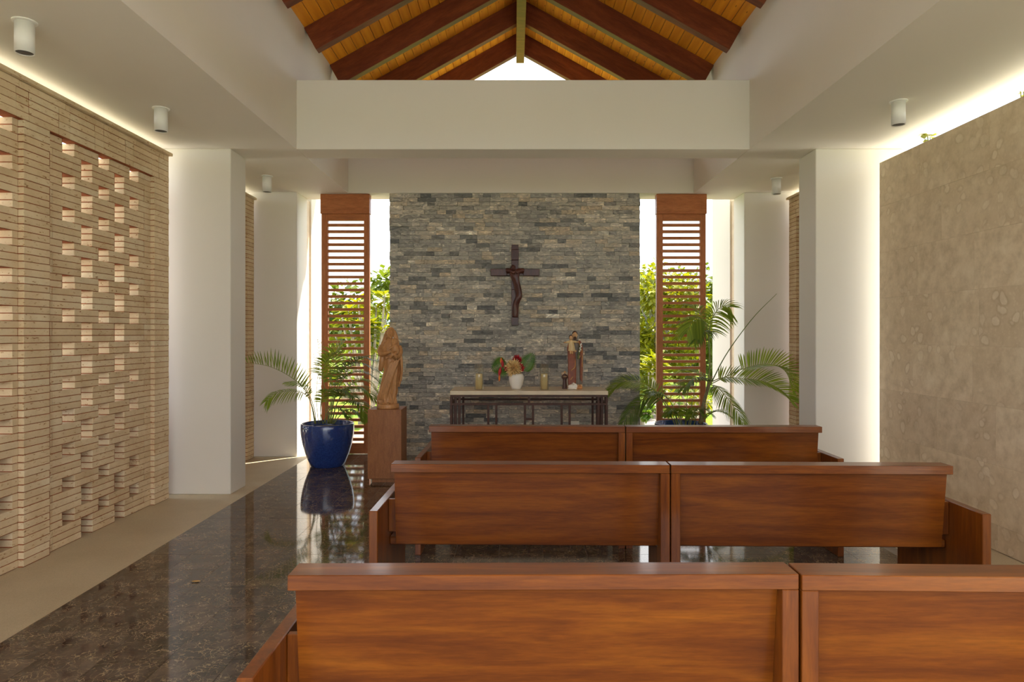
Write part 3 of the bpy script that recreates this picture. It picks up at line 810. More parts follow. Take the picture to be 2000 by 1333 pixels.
# left arm under the child
tube_geo(spline([Vector((cx1(375), .0, cz1(400))), Vector((cx1(392), -.02, cz1(470))), Vector((cx1(370), -.055, cz1(525))), Vector((cx1(300), -.085, cz1(528))), Vector((cx1(250), -.092, cz1(540)))], 16), [.03,.031,.032,.033,.033,.033,.032,.030,.027,.024,.022,.020,.018,.016,.015,.014,.013], 12, vs, fs)
for k in range(4): tube_geo([Vector((cx1(258), -.095, cz1(528+7*k))), Vector((cx1(238), -.098, cz1(532+7*k))), Vector((cx1(222), -.092, cz1(538+6*k)))], [.0055,.005,.004], 6, vs, fs)
# mantle hanging on the right
for k in range(6):
    pts = spline([Vector((cx1(392-4*k), -.03+.016*k, cz1(430))), Vector((cx1(412-5*k), -.035+.018*k, cz1(560))), Vector((cx1(424-9*k), -.03+.018*k, cz1(720))), Vector((cx1(405-10*k), -.025+.018*k, cz1(850-18*(k % 2)+20*k)))], 12)
    tube_geo(pts, [.014+.004*math.sin(q*.5) for q in range(13)], 8, vs, fs)
# feet
for x in (190, 260): ell(vs, fs, (cx1(x), -.085, cz1(1136)), (.018, .03, .012))
remeshed('figure', vs, fs, .0032, 'carved_wood', mary, 1)
vs, fs = [], []   # the child
ell(vs, fs, (cx1(340), -.085, cz1(430)), (.040, .034, .058), 20, 14, Matrix.Rotation(-.2, 3, 'Y'))
chd = Vector((cx1(334), -.088, cz1(345)))
ell(vs, fs, chd, (.029, .031, .036)); ell(vs, fs, chd+Vector((.004,.008,.012)), (.032,.032,.032))
ell(vs, fs, chd+Vector((-.004,-.030,-.004)), (.005,.006,.006)); ell(vs, fs, chd+Vector((-.004,-.025,-.018)), (.009,.006,.005))
tube_geo([chd, Vector((cx1(338), -.086, cz1(395)))], [.016, .02], 10, vs, fs)
tube_geo(spline([Vector((cx1(318), -.1, cz1(400))), Vector((cx1(290), -.115, cz1(420))), Vector((cx1(262), -.11, cz1(432)))], 8), [.014,.0135,.013,.0125,.012,.011,.010,.009,.008], 10, vs, fs)
tube_geo(spline([Vector((cx1(372), -.085, cz1(400))), Vector((cx1(388), -.1, cz1(450))), Vector((cx1(384), -.11, cz1(495)))], 8), [.014,.0135,.013,.0125,.012,.011,.010,.009,.008], 10, vs, fs)
for x0, x1 in ((330, 300), (358, 372)):
    tube_geo(spline([Vector((cx1(x0), -.10, cz1(475))), Vector((cx1(x0-8), -.13, cz1(500))), Vector((cx1(x1), -.125, cz1(540))), Vector((cx1(x1-6), -.135, cz1(552)))], 10), [.02,.02,.019,.018,.017,.015,.014,.013,.012,.011,.009], 10, vs, fs)
remeshed('child', vs, fs, .003, 'carved_wood', mary, 1)

# painted statue on the altar
S2 = .000666
def cx2(x): return (x-360)*S2
def cz2(y): return (1160-y)*S2
jo = empty('painted_statue', (.661, 7.42, .9005)); tag(jo, 'painted statue of a bearded man in brown cloak holding a child', 'statue')
box('base', cx2(240), cx2(475), -.055, .055, 0, .034, 'base_paint', jo, .006)
vs, fs = [], []
loft(vs, fs, [(cz2(1105), cx2(385), 0, .060, .042), (cz2(900), cx2(385), 0, .056, .040), (cz2(680), cx2(378), 0, .052, .038), (cz2(560), cx2(372), 0, .055, .038), (cz2(420), cx2(368), 0, .058, .036), (cz2(375), cx2(362), 0, .045, .03), (cz2(350), cx2(360), 0, .022, .022)], 72,
     lambda a, z: .09*math.sin(11*a+5*z)*max(0, 1-z/.45))
remeshed('tunic', vs, fs, .0032, 'tunic_paint', jo, 1)
vs, fs = [], []
for k in range(7):   # left fall of the cloak
    x = 262+15*k
    tube_geo(spline([Vector((cx2(300+4*k), -.01-.003*k, cz2(400))), Vector((cx2(262+12*k), -.032-.004*k, cz2(520))), Vector((cx2(x), -.04-.002*k, cz2(760))), Vector((cx2(x+2), -.038, cz2(1090-(k % 2)*12)))], 12), [.015]*13, 8, vs, fs)
for k in range(4):   # right fall
    tube_geo(spline([Vector((cx2(410+8*k), -.012, cz2(380))), Vector((cx2(452+6*k), -.03+.01*k, cz2(480))), Vector((cx2(458+8*k), -.03+.012*k, cz2(720))), Vector((cx2(452+6*k), -.028+.012*k, cz2(1010+20*k)))], 12), [.011]*13, 8, vs, fs)
loft(vs, fs, [(cz2(1080), cx2(368), .018, .072, .034), (cz2(560), cx2(362), .016, .074, .034), (cz2(430), cx2(362), .012, .070, .036), (cz2(365), cx2(362), .010, .040, .028)], 48)
remeshed('cloak', vs, fs, .0032, 'cloak_paint', jo, 1)
vs, fs = [], []; hj = Vector((cx2(358), -.012, cz2(285)))
ell(vs, fs, hj, (.026, .029, .038)); tube_geo([hj, Vector((cx2(360), 0, cz2(370)))], [.018, .02], 12, vs, fs)
ell(vs, fs, hj+Vector((.001,-.030,-.002)), (.004,.007,.009))
for s in (-1, 1): ell(vs, fs, hj+Vector((s*.026,.0,.0)), (.005,.007,.010))
remeshed('head', vs, fs, .0022, 'skin_paint', jo, 1)
vs, fs = [], []
ell(vs, fs, hj+Vector((0,.010,.014)), (.030,.030,.033)); ell(vs, fs, hj+Vector((0,.014,-.014)), (.029,.022,.035))
remeshed('hair', vs, fs, .0026, 'hair_paint', jo, 1)
vs, fs = [], []
ell(vs, fs, hj+Vector((0,-.018,-.034)), (.017,.013,.014)); ell(vs, fs, hj+Vector((0,-.027,-.019)), (.012,.005,.004))
remeshed('beard', vs, fs, .0022, 'hair_paint', jo, 1)
for s in (-1, 1): link('eye', lathe_me('eye', [(0, -.003), (.0035, 0), (0, .003)], 10), 'hair_paint', jo, hj+Vector((s*.010, -.0262, .004)))
# arms and hands of the man
vs, fs = [], []
tube_geo(spline([Vector((cx2(450), -.01, cz2(430))), Vector((cx2(462), -.03, cz2(560))), Vector((cx2(440), -.055, cz2(610))), Vector((cx2(420), -.062, cz2(640)))], 10), [.022,.022,.022,.021,.02,.018,.016,.014,.012,.011,.010], 10, vs, fs)
tube_geo(spline([Vector((cx2(280), -.01, cz2(430))), Vector((cx2(258), -.03, cz2(530))), Vector((cx2(290), -.06, cz2(560))), Vector((cx2(340), -.066, cz2(548)))], 10), [.022,.022,.022,.021,.02,.018,.016,.014,.012,.011,.010], 10, vs, fs)
remeshed('sleeves', vs, fs, .003, 'cloak_paint', jo, 1)
for hx, hy, dx, dy in ((425, 630, -24, 42), (345, 546, 30, -6)):
    vs, fs = [], []
    ell(vs, fs, (cx2(hx), -.066, cz2(hy)), (.010,.007,.012))
    for k in range(4):
        o_ = (k-1.5)*.0045; dv = Vector((dx*S2, -.006, -dy*S2)).normalized(); pv = Vector((dv.z, 0, -dv.x))
        p0 = Vector((cx2(hx), -.068, cz2(hy)))+pv*o_
        tube_geo([p0, p0+dv*.014, p0+dv*(.024-.002*abs(k-1.5))+Vector((0,.004,0))], [.0036,.0034,.0024], 6, vs, fs)
    p0 = Vector((cx2(hx), -.068, cz2(hy))); tube_geo([p0, p0+Vector((-.006,-.006,.012))], [.004,.0028], 6, vs, fs)
    link('hand', mesh('hand', vs, fs, True), 'skin_paint', jo)
# lily stem
vs, fs = tube_geo(spline([Vector((cx2(405), -.075, cz2(660))), Vector((cx2(425), -.072, cz2(560))), Vector((cx2(445), -.06, cz2(440)))], 10), .006, 6); 
for k in range(9): ell(vs, fs, (cx2(402+5*k+random.uniform(-8,8)), -.077, cz2(655-22*k)), (.012,.006,.014), 10, 8)
link('lily_leaves', mesh('lily_leaves', vs, fs, True), 'green_paint', jo)
vs, fs = [], []
for x, y in ((425,545),(440,520),(432,495),(448,470),(442,445),(450,430)): ell(vs, fs, (cx2(x), -.082, cz2(y)), (.009,.007,.009), 10, 8)
link('lily_blossoms', mesh('lily_blossoms', vs, fs, True), 'lamb_paint', jo)
vs, fs = [], []
tube_geo(spline([Vector((cx2(352), -.062, cz2(560))), Vector((cx2(358), -.064, cz2(700))), Vector((cx2(352), -.064, cz2(800))), Vector((cx2(290), -.060, cz2(860)))], 14), .0035, 6, vs, fs)
tube_geo(spline([Vector((cx2(350), -.05, cz2(920))), Vector((cx2(300), -.056, cz2(985))), Vector((cx2(285), -.056, cz2(1010)))], 8), .0035, 6, vs, fs)
tube_geo(spline([Vector((cx2(412), -.036, cz2(375))), Vector((cx2(430), -.048, cz2(440))), Vector((cx2(470), -.05, cz2(560))), Vector((cx2(474), -.05, cz2(800)))], 14), .0032, 6, vs, fs)
link('gold_trim', mesh('gold_trim', vs, fs, True), 'gold_paint', jo)
for x in (410, 455): 
    vs, fs = [], []; ell(vs, fs, (cx2(x), -.048, cz2(1100)), (.014,.018,.012)); link('foot', mesh('foot', vs, fs, True), 'skin_paint', jo)
# his child
vs, fs = [], []
loft(vs, fs, [(cz2(540), cx2(300), -.075, .038, .026), (cz2(470), cx2(298), -.075, .033, .025), (cz2(400), cx2(290), -.072, .027, .022), (cz2(365), cx2(288), -.07, .014, .014)], 40, lambda a, z: .05*math.sin(9*a))
tube_geo(spline([Vector((cx2(272), -.07, cz2(390))), Vector((cx2(235), -.078, cz2(398))), Vector((cx2(205), -.082, cz2(402)))], 6), [.013,.013,.013,.0125,.012,.011,.010], 10, vs, fs)
tube_geo(spline([Vector((cx2(305), -.07, cz2(390))), Vector((cx2(345), -.082, cz2(392))), Vector((cx2(375), -.086, cz2(398)))], 6), [.013,.013,.013,.0125,.012,.011,.010], 10, vs, fs)
kid = remeshed('child', vs, fs, .003, 'gown_paint', jo, 1)
vs, fs = [], []; hk = Vector((cx2(286), -.076, cz2(328)))
ell(vs, fs, hk, (.020,.022,.026)); tube_geo([hk, Vector((cx2(288), -.07, cz2(375)))], [.011,.013], 10, vs, fs); ell(vs, fs, hk+Vector((0,-.022,-.003)), (.003,.005,.005))
for a, b in (((205,402),(165,404)), ((375,398),(408,396))):
    tube_geo([Vector((cx2(a[0]), -.083, cz2(a[1]))), Vector((cx2((a[0]+b[0])/2), -.086, cz2(a[1]))), Vector((cx2(b[0]), -.088, cz2(b[1])))], [.008,.008,.003], 8, vs, fs)
for x in (280, 312): tube_geo(spline([Vector((cx2(x), -.078, cz2(530))), Vector((cx2(x-4), -.09, cz2(565))), Vector((cx2(x-2), -.105, cz2(585)))], 6), [.012,.012,.011,.010,.010,.009,.006], 10, vs, fs)
link('child_skin', mesh('child_skin', vs, fs, True), 'skin_paint', kid)
vs, fs = [], []; ell(vs, fs, hk+Vector((0,.006,.009)), (.0225,.022,.022)); link('child_hair', mesh('child_hair', vs, fs, True), 'hair_paint', kid)

# little friar figurine
fr = empty('friar_figurine', (.549, 7.40, .9005)); tag(fr, 'small dark brown robed figurine left of the painted statue', 'figurine')
box('base', -.026, .026, -.026, .026, 0, .012, 'habit_paint', fr, .003)
vs, fs = [], []
loft(vs, fs, [(.012, 0, 0, .025, .022), (.08, 0, 0, .020, .018), (.135, 0, 0, .023, .019), (.152, 0, 0, .019, .016), (.165, 0, 0, .008, .008)], 32, lambda a, z: .06*math.sin(8*a))
for s in (-1, 1): tube_geo(spline([Vector((s*.02, 0, .15)), Vector((s*.027, -.012, .12)), Vector((0, -.026, .115))], 6), .008, 8, vs, fs)
link('robe', mesh('robe', vs, fs, True), 'habit_paint', fr)
vs, fs = [], []; ell(vs, fs, (0, -.002, .181), (.012,.013,.015)); ell(vs, fs, (0, -.015, .179), (.002,.003,.003)); link('head', mesh('head', vs, fs, True), 'skin_paint', fr)
vs, fs = tube_geo([Vector((.022*math.cos(a), .018*math.sin(a), .134)) for a in [2*PI*k/16 for k in range(17)]], .0035, 6); link('collar', mesh('collar', vs, fs, True), 'gown_paint', fr)
# lamb figurine
lb = empty('lamb_figurine', (.627, 7.325, .9005)); tag(lb, 'small white lying lamb figurine before the painted statue', 'figurine')
vs, fs = [], []
ell(vs, fs, (0, 0, .028), (.050,.026,.028)); ell(vs, fs, (.025, 0, .034), (.030,.026,.030)); ell(vs, fs, (.010, -.012, .062), (.014,.015,.014)); ell(vs, fs, (.006, -.026, .058), (.008,.012,.008))
tube_geo([Vector((.012,-.004,.04)), Vector((.010,-.010,.062))], [.016,.013], 10, vs, fs)
for s in (-1, 1): ell(vs, fs, (.010+s*.014, -.008, .064), (.008,.004,.004))
for x in (-.035, -.01, .03): ell(vs, fs, (x, -.024, .010), (.018,.012,.009))
remeshed('body', vs, fs, .0028, 'lamb_paint', lb, 1)

# ================================================================== PALMS
POT = [(.178, 0), (.186, .006), (.205, .05), (.245, .15), (.275, .26), (.292, .36), (.296, .43), (.294, .478), (.289, .486), (.281, .486), (.277, .478), (.274, .42), (.0, .415)]
def frond(parent, origin, cp, m, width, n=26, start=.25, up=(0, 0, 1), vee=.35, droop=.25, lw=.011, lean=.75, stem=.006, tipfan=.55):
    n = int(n*1.55); lw = lw*.68
    pts = spline(cp, n); org = Vector(origin); vs, fs = [], []
    rel = [p-org for p in pts]
    tube_geo(rel, [lerp(stem, .0014, k/n) for k in range(n+1)], 6, vs, fs)
    ns = len(fs); upv = Vector(up)
    for i in range(1, n+1):
        t = i/n
        if t < start: continue
        u = (t-start)/(1-start)
        tan = (pts[min(i+1, n)]-pts[i-1]).normalized()
        side = tan.cross(upv); 
        if side.length < .1: side = tan.orthogonal()
        side.normalize(); nu = side.cross(tan).normalized()
        L = width*(math.sin(PI*min(1, .18+.82*u*.93))**.6)*random.uniform(.88, 1.08)
        fw = lerp(.45, 1.4, u)*lean
        for s in (-1, 1):
            d = (side*s*(1-tipfan*u*u*.6)+tan*fw+nu*vee).normalized(); p = pts[i]-org+tan*random.uniform(-.008, .008)
            wv = d.cross(nu).normalized()*lw*random.uniform(.8, 1.15)
            b = len(vs); seg = 4
            for q in range(seg+1):
                f = q/seg; c = p+d*L*f+Vector((0, 0, -1))*droop*L*f*f
                ww = wv*(math.sin(PI*(.12+.86*f))**.8)
                vs += [c-ww, c+ww]
            for q in range(seg):
                a = b+2*q; fs.append((a, a+1, a+3, a+2))
    me = mesh('frond', vs, fs, True); me.materials.append(M['palm_stem']); me.materials.append(M[m])
    for k, p in enumerate(me.polygons): p.material_index = 0 if k < ns else 1
    return link('frond', me, None, parent)
def palm_pot(x, y, label):
    r = empty('potted_palm', (x, y, 0)); tag(r, label, 'potted plant', 'palms in blue pots')
    link('pot', lathe_me('pot', POT[:-1]+[(.27, .41)], 64), 'blue_glaze', r)
    link('soil', lathe_me('soil', [(.272, .405), (.272, .425), (.15, .44), (.001, .445)], 40), 'soil', r)
    return r
# left palm
OL = Vector((-2.116, 7.75, 0)); pl = palm_pot(OL.x, OL.y, 'areca palm in a shiny blue pot beside the pedestal')
def FL(cp, **kw): return frond(pl, OL, [P(*c) for c in cp], kw.pop('m', 'palm_leaf'), kw.pop('width', .22), **kw)
FL([(615,828,7.72),(608,790,7.7),(596,762,7.68),(565,735,7.62),(525,716,7.56),(484,709,7.5)], width=.22, up=(0,-.3,1), vee=1.7, droop=.0, start=.42, n=26)
FL([(616,828,7.74),(610,795,7.7),(598,772,7.66),(572,764,7.6),(540,768,7.55),(520,784,7.5)], width=.19, up=(.2,-.4,1), vee=.1, droop=.5, start=.45, lw=.009)
FL([(617,828,7.76),(614,800,7.76),(604,772,7.74),(590,752,7.70),(560,748,7.66)], width=.15, up=(0,-.3,1), vee=.2, droop=.3, start=.5)
for cp, kw in (
    ([(642,828,7.75),(650,770,7.75),(668,722,7.7),(700,710,7.66),(738,724,7.62)], dict(width=.26, droop=.35, m='palm_leaf_dark')),
    ([(645,828,7.78),(655,775,7.8),(676,735,7.8),(712,728,7.8),(748,752,7.8)], dict(width=.25, droop=.4, m='palm_leaf_dark')),
    ([(648,828,7.72),(660,785,7.68),(682,760,7.6),(708,758,7.52),(732,780,7.46)], dict(width=.22, droop=.45)),
    ([(640,828,7.80),(642,770,7.85),(650,720,7.95),(655,690,8.0),(668,672,8.05)], dict(width=.24, droop=.25)),
    ([(636,828,7.74),(636,770,7.72),(630,730,7.70),(640,700,7.66),(662,688,7.6)], dict(width=.2, droop=.35)),
    ([(650,828,7.70),(664,800,7.62),(684,784,7.52),(704,790,7.44),(718,815,7.38)], dict(width=.2, droop=.5)),
    ([(644,828,7.70),(650,790,7.62),(658,768,7.52),(672,762,7.42),(690,775,7.34)], dict(width=.2, droop=.4, m='palm_leaf_dark')),
    ([(646,828,7.82),(662,780,7.9),(690,748,7.98),(716,745,8.05),(735,765,8.1)], dict(width=.24, droop=.4)),
    ([(630,828,7.75),(626,800,7.72),(630,775,7.66),(640,762,7.6),(655,770,7.55)], dict(width=.15, droop=.4)),
    ([(652,828,7.74),(668,808,7.7),(684,800,7.66),(700,806,7.62),(712,822,7.58)], dict(width=.15, droop=.4)),
    ([(640,828,7.72),(655,765,7.68),(682,718,7.6),(705,700,7.55),(738,705,7.5)], dict(width=.24, droop=.4, m='palm_leaf_dark')),
    ([(632,828,7.70),(640,806,7.66),(652,798,7.6),(668,800,7.56),(680,815,7.52)], dict(width=.13, droop=.4))):
    FL(cp, start=.36, **kw)
for cp in ([(622,828,7.8),(618,770,7.8),(624,700,7.8),(620,660,7.82)], [(625,828,7.78),(628,760,7.75),(618,720,7.74),(612,690,7.72)], [(640,828,7.8),(648,740,7.8),(634,690,7.8),(622,655,7.8)]):
    frond(pl, OL, [P(*c) for c in cp], 'dry_leaf', .07, n=14, start=.4, vee=.3, droop=.2, lw=.004, stem=.004)
# right palm
OR = Vector((1.895, 7.75, 0)); pr = palm_pot(OR.x, OR.y, 'tall palm in a blue pot before the right louvre')
def FR(cp, **kw): return frond(pr, OR, [P(*c) for c in cp], kw.pop('m', 'palm_leaf'), kw.pop('width', .25), **kw)
vs, fs = tube_geo([p-OR for p in spline([P(1368,828,7.72), P(1374,790,7.7), P(1384,755,7.68), P(1390,735,7.68)], 10)], [.026,.024,.023,.021,.020,.018,.017,.016,.015,.013,.012], 10)
link('trunk', mesh('trunk', vs, fs, True), 'palm_trunk', pr)
vs, fs = tube_geo([p-OR for p in spline([P(1380,770,7.69), P(1386,720,7.68), P(1385,680,7.68), P(1383,645,7.68)], 10)], [.014,.013,.012,.011,.010,.010,.009,.009,.008,.008,.007], 8)
link('stem', mesh('stem', vs, fs, True), 'palm_stem', pr)
FR([(1384,660,7.68),(1388,632,7.66),(1398,610,7.62),(1412,598,7.58),(1424,600,7.54)], width=.30, start=.1, n=18, droop=.45, up=(-.4,-.5,.6), vee=.0, lean=.55, lw=.012)
FR([(1384,655,7.68),(1378,632,7.64),(1366,622,7.58),(1352,628,7.52),(1342,648,7.46)], width=.27, start=.1, n=20, droop=.6, up=(.2,-.5,.8), vee=-.1, lw=.013)
FR([(1384,655,7.70),(1376,625,7.78),(1362,605,7.86),(1346,598,7.94)], width=.24, start=.1, n=16, droop=.3, lw=.011)
FR([(1384,660,7.68),(1380,648,7.6),(1372,648,7.5),(1362,662,7.42)], width=.22, start=.15, n=14, droop=.7, m='palm_leaf_dark')
vs, fs = tube_geo([p-OR for p in spline([P(1388,750,7.68), P(1420,690,7.66), P(1470,622,7.62), P(1517,574,7.6)], 14)], [lerp(.007, .0025, k/14) for k in range(15)], 8)
link('spear_leaf', mesh('spear_leaf', vs, fs, True), 'palm_leaf_dark', pr)
FR([(1386,748,7.68),(1412,738,7.64),(1450,740,7.56),(1490,745,7.48),(1525,762,7.42),(1548,784,7.38)], width=.27, start=.12, n=34, droop=.12, up=(0,-.55,1), vee=.35, lw=.012)
FR([(1386,752,7.70),(1420,735,7.72),(1460,718,7.74),(1500,712,7.74),(1532,724,7.72),(1550,762,7.7)], width=.28, start=.34, n=34, droop=.1, up=(0,-.6,1), vee=.6, lw=.013)
FR([(1388,752,7.66),(1402,757,7.58),(1420,778,7.48),(1438,802,7.4),(1452,828,7.34)], width=.24, start=.12, n=26, droop=.35, up=(.3,-.5,.8), vee=.0, lw=.010)
FR([(1372,825,7.66),(1388,808,7.6),(1406,804,7.54),(1426,814,7.5)], width=.17, start=.15, n=20, droop=.35)
FR([(1322,830,7.78),(1306,795,7.82),(1280,765,7.88),(1250,748,7.94),(1216,746,7.99),(1188,766,8.04)], width=.25, start=.32, n=34, droop=.2, up=(0,-.5,1), vee=.15)
FR([(1318,830,7.72),(1302,795,7.7),(1284,776,7.72),(1262,776,7.76),(1238,796,7.82),(1214,830,7.88)], width=.24, start=.32, n=32, droop=.4, up=(-.1,-.6,.8), vee=.0, m='palm_leaf_dark')
FR([(1326,830,7.76),(1312,790,7.78),(1290,770,7.8),(1265,775,7.82),(1250,800,7.84)], width=.24, start=.3, n=28, droop=.5)
FR([(1388,750,7.64),(1376,742,7.56),(1362,738,7.5),(1348,744,7.44),(1336,760,7.4)], width=.22, start=.12, n=20, droop=.45, m='palm_leaf_dark')
FR([(1386,748,7.7),(1368,732,7.76),(1345,724,7.82),(1322,730,7.88)], width=.2, start=.15, n=18, droop=.35)
for cp in ([(1340,830,7.75),(1341,790,7.75),(1345,752,7.72)], [(1332,830,7.74),(1326,790,7.72),(1330,745,7.7)], [(1345,830,7.7),(1352,785,7.68),(1360,748,7.66)]):
    vs, fs = tube_geo([p-OR for p in spline([P(*c) for c in cp], 8)], [lerp(.006, .002, k/8) for k in range(9)], 6); link('stem', mesh('stem', vs, fs, True), 'palm_stem', pr)
for x, d, dx in ((1330,7.7,-22),(1348,7.68,18),(1355,7.78,26),(1338,7.8,6),(1322,7.76,-12)):
    FR([(x,832,d),(x+dx*.3,808,d-.04),(x+dx*.8,800,d-.08),(x+dx*1.4,812,d-.12)], width=.13, start=.2, n=14, droop=.35)

# ================================================================== OUTSIDE PLANTS
def leaf_quad(vs, fs, c, d, n, L, w, bend=.15):
    s = d.cross(n)
    if s.length < 1e-3: s = d.orthogonal()
    s.normalize(); nn = s.cross(d).normalized(); i = len(vs)
    vs += [c, c+d*L*.5+s*w-nn*bend*L*.2, c+d*L-nn*bend*L, c+d*L*.5-s*w-nn*bend*L*.2]; fs.append((i, i+1, i+2, i+3))
def rdir(rng):
    while True:
        v = Vector((rng.uniform(-1,1), rng.uniform(-1,1), rng.uniform(-1,1)))
        if .05 < v.length < 1: return v.normalized()
def tree(name, label, base, h, rx, rz, nclump, per, L, w, m, cat='tree', group=None, seed=1, zc=None, bark='bark', tr=.09):
    rng = random.Random(seed); b = Vector(base); r = empty(name, b); tag(r, label, cat, group)
    zc = zc if zc is not None else h-rz
    vs, fs = tube_geo(spline([Vector((0,0,-.05)), Vector((rng.uniform(-.1,.1), 0, zc*.5)), Vector((rng.uniform(-.2,.2), 0, zc))], 8), [lerp(tr, tr*.5, k/8) for k in range(9)], 8)
    cl = []
    for k in range(nclump):
        d = rdir(rng); q = rng.uniform(.35, 1)**.5
        cl.append(Vector((d.x*rx*q, d.y*rx*q, zc+d.z*rz*q)))
        if k % 4 == 0: tube_geo(spline([Vector((0,0,zc*.7)), cl[-1]*.5+Vector((0,0,zc*.45)), cl[-1]], 5), [tr*.4,tr*.33,tr*.26,tr*.2,tr*.14,tr*.08], 5, vs, fs)
    link('trunk', mesh('trunk', vs, fs, True), bark, r)
    vs, fs = [], []
    for c in cl:
        cr = rx*.24
        for k in range(per):
            d = rdir(rng); p = c+d*cr*rng.uniform(.2, 1)
            dd = (d+Vector((rng.uniform(-.6,.6), rng.uniform(-.6,.6), rng.uniform(-.7,.3)))).normalized()
            leaf_quad(vs, fs, p, dd, Vector((rng.uniform(-.4,.4), rng.uniform(-.4,.4), 1)), L*rng.uniform(.7, 1.2), w*rng.uniform(.8, 1.2))
    tag(link('foliage', mesh('foliage', vs, fs), m, r), kind='stuff')
    return r
def rosette_tree(name, label, base, tips, m, L, w, seed, per=16, bark='pale_bark', group=None, cat='tree'):
    rng = random.Random(seed); b = Vector(base); r = empty(name, b); tag(r, label, cat, group)
    vs, fs = [], []; lv, lf = [], []
    hub = Vector((0, 0, .35))
    tube_geo([Vector((0,0,-.05)), hub], [.07, .055], 8, vs, fs)
    for t in tips:
        t = Vector(t)-b
        tube_geo(spline([hub, lerp(hub, t, .45)+Vector((t.x*.12, rng.uniform(-.1,.1), -.04)), t], 7), [lerp(.04, .014, k/7) for k in range(8)], 7, vs, fs)
        ax = (t-hub).normalized()
        for k in range(per):
            a = 2.4*k; u = ax.orthogonal().normalized(); v = ax.cross(u)
            d = (u*math.cos(a)+v*math.sin(a)+ax*rng.uniform(-.1, .75)).normalized()
            leaf_quad(lv, lf, t-ax*rng.uniform(0, .12), d, Vector((0,0,1)), L*rng.uniform(.75, 1.15), w*rng.uniform(.85, 1.15), .22)
    link('trunk', mesh('trunk', vs, fs, True), bark, r)
    link('foliage', mesh('foliage', lv, lf), m, r)
    return r
rng = random.Random(3)
tips = [P(700,588,11.2), P(735,598,11.4), P(752,575,11.3), P(720,628,11), P(748,640,11.1), P(668,622,11.2), P(690,660,11), P(735,680,10.9), P(655,655,11.3), P(706,610,11.6), P(757,600,11.6), P(680,600,11.5), P(645,690,11.2), P(725,655,11.4), P(760,690,11.3), P(700,700,11.1)]
rosette_tree('frangipani_tree', 'yellow green frangipani tree with pale branches behind the left louvre', (-2.35, 11.2, -.1), tips, 'tree_bright', .30, .050, 5)
tips = [P(640+rng.uniform(0,120), 690+rng.uniform(0,70), 12+rng.uniform(-.4,.4)) for k in range(12)]
rosette_tree('leafy_shrub', 'low leafy shrub seen through the left louvre slats', (-2.7, 12.1, -.1), tips, 'tree_mid', .26, .045, 6, cat='shrub')
tree('garden_tree', 'distant bushy tree left of the altar wall', (-4.6, 24, -.1), 3.6, 2.2, 1.4, 40, 60, .34, .11, 'tree_mid', seed=4, group='garden trees')
tree('garden_tree', 'small pale tree far behind the left louvre', (-11.0, 30, -.1), 3.2, 2.0, 1.2, 34, 60, .34, .11, 'tree_pale', seed=12, group='garden trees')
# right side
tree('garden_tree', 'bright yellow green tree beside the right edge of the altar wall', (3.15, 15.0, -.1), 3.05, 1.15, 1.25, 60, 90, .15, .05, 'tree_bright', seed=21, group='garden trees')
tree('garden_tree', 'tall mid green tree behind the right louvre', (5.3, 20.5, -.1), 3.6, 1.7, 1.55, 60, 90, .2, .07, 'tree_mid', seed=22, group='garden trees')
tree('garden_tree', 'pale grey green tree at the hill foot right of the altar wall', (6.0, 28, -.1), 4.1, 1.7, 1.7, 50, 80, .26, .09, 'tree_pale', seed=23, group='garden trees')
tree('garden_tree', 'dense green tree right of the right louvre', (5.75, 16.5, -.1), 2.8, 1.0, 1.2, 50, 80, .16, .055, 'tree_mid', seed=24, group='garden trees')
tree('garden_tree', 'green tree far behind the right fin wall', (12.2, 33, -.1), 4.4, 2.6, 1.9, 50, 80, .3, .1, 'tree_mid', seed=25, group='garden trees')
tips = [P(1252+rng.uniform(0,40), 690+rng.uniform(0,75), 12.4+rng.uniform(-.3,.3)) for k in range(12)]
rosette_tree('leafy_shrub', 'bright long leaved shrub beside the stone wall on the right', (2.45, 12.4, -.1), tips, 'tree_bright', .30, .05, 31, cat='shrub')
tips = [P(1300+rng.uniform(0,95), 760+rng.uniform(0,60), 10.9+rng.uniform(-.3,.3)) for k in range(12)]
rosette_tree('leafy_shrub', 'low yellow green shrub behind the right palm', (2.9, 10.9, -.1), tips, 'tree_bright', .2, .035, 32, cat='shrub')
tips = [P(1240+rng.uniform(0,45), 785+rng.uniform(0,40), 10.5+rng.uniform(-.2,.2)) for k in range(12)]
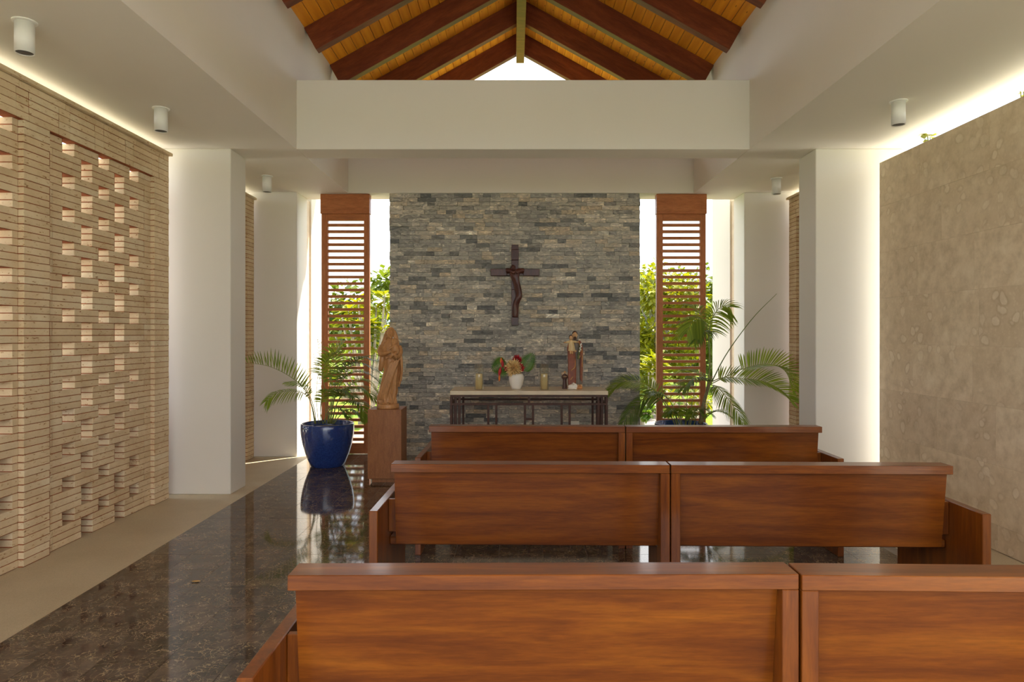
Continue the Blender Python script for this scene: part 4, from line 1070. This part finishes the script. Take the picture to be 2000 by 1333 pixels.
rosette_tree('leafy_shrub', 'round leaved low shrub at the foot of the right gap', (1.95, 10.5, -.1), tips, 'shrub_leaf', .13, .05, 33, cat='shrub')
# sprig rising behind the slab wall
tips = [P(1811, 266, 5.62), P(1816, 268, 5.68), P(1806, 272, 5.6), P(1992, 176, 4.6), P(1999, 180, 4.62), P(2004, 182, 4.6)]
for k, (grp, lab) in enumerate(((tips[:3], 'small green leaf sprig above the slab wall top'), (tips[3:], 'green leaf sprig above the slab wall at the right photo edge'))):
    b = Vector((grp[0].x+.25, grp[0].y+.1, -.1))
    r = empty('leaf_sprig', b); tag(r, lab, 'plant')
    vs, fs = [], []; lv, lf = [], []
    for g in grp:
        e = g*1.06; e.z = 1.5+(g.z-1.5)*1.06; e -= b
        tube_geo(spline([Vector((0,0,-.02)), Vector((.08,0,1.6)), e], 8), [lerp(.012, .004, q/8) for q in range(9)], 6, vs, fs)
        for q in range(5): leaf_quad(lv, lf, e, Vector((random.uniform(-1,1), random.uniform(-1,1), random.uniform(-.2,1))).normalized(), Vector((0,0,1)), .075, .022)
    link('stem', mesh('stem', vs, fs, True), 'palm_stem', r); link('leaves', mesh('leaves', lv, lf), 'tree_bright', r)
# white frame in the garden
gf = empty('garden_arch', (5.85, 25.5, -.13)); tag(gf, 'white post frame standing far off in the garden behind the right louvre', 'frame')
for x in (-.13, .13): box('post', x-.04, x+.04, -.04, .04, 0, 1.42, 'white_metal', gf)
box('cross_bar', -.17, .17, -.05, .05, 1.4205, 1.5, 'white_metal', gf)

# fallen petal on the marble
pv = [Vector((x*.028, y*.013, .0015+.004*abs(y)+.003*x*x)) for x, y in ((-1,0),(-.5,-.8),(.2,-1),(.8,-.5),(1,.1),(.4,.9),(-.4,.8))]
pv2 = [v+Vector((0,0,.0012)) for v in pv]
n_ = len(pv)
o = link('fallen_petal', mesh('fallen_petal', pv+pv2, [tuple(reversed(range(n_))), tuple(range(n_, 2*n_))]+[(k, (k+1) % n_, n_+(k+1) % n_, n_+k) for k in range(n_)]), 'gold_paint', None, (-1.92, 4.12, 0))
tag(o, 'small orange fallen petal lying on the dark marble aisle', 'petal')
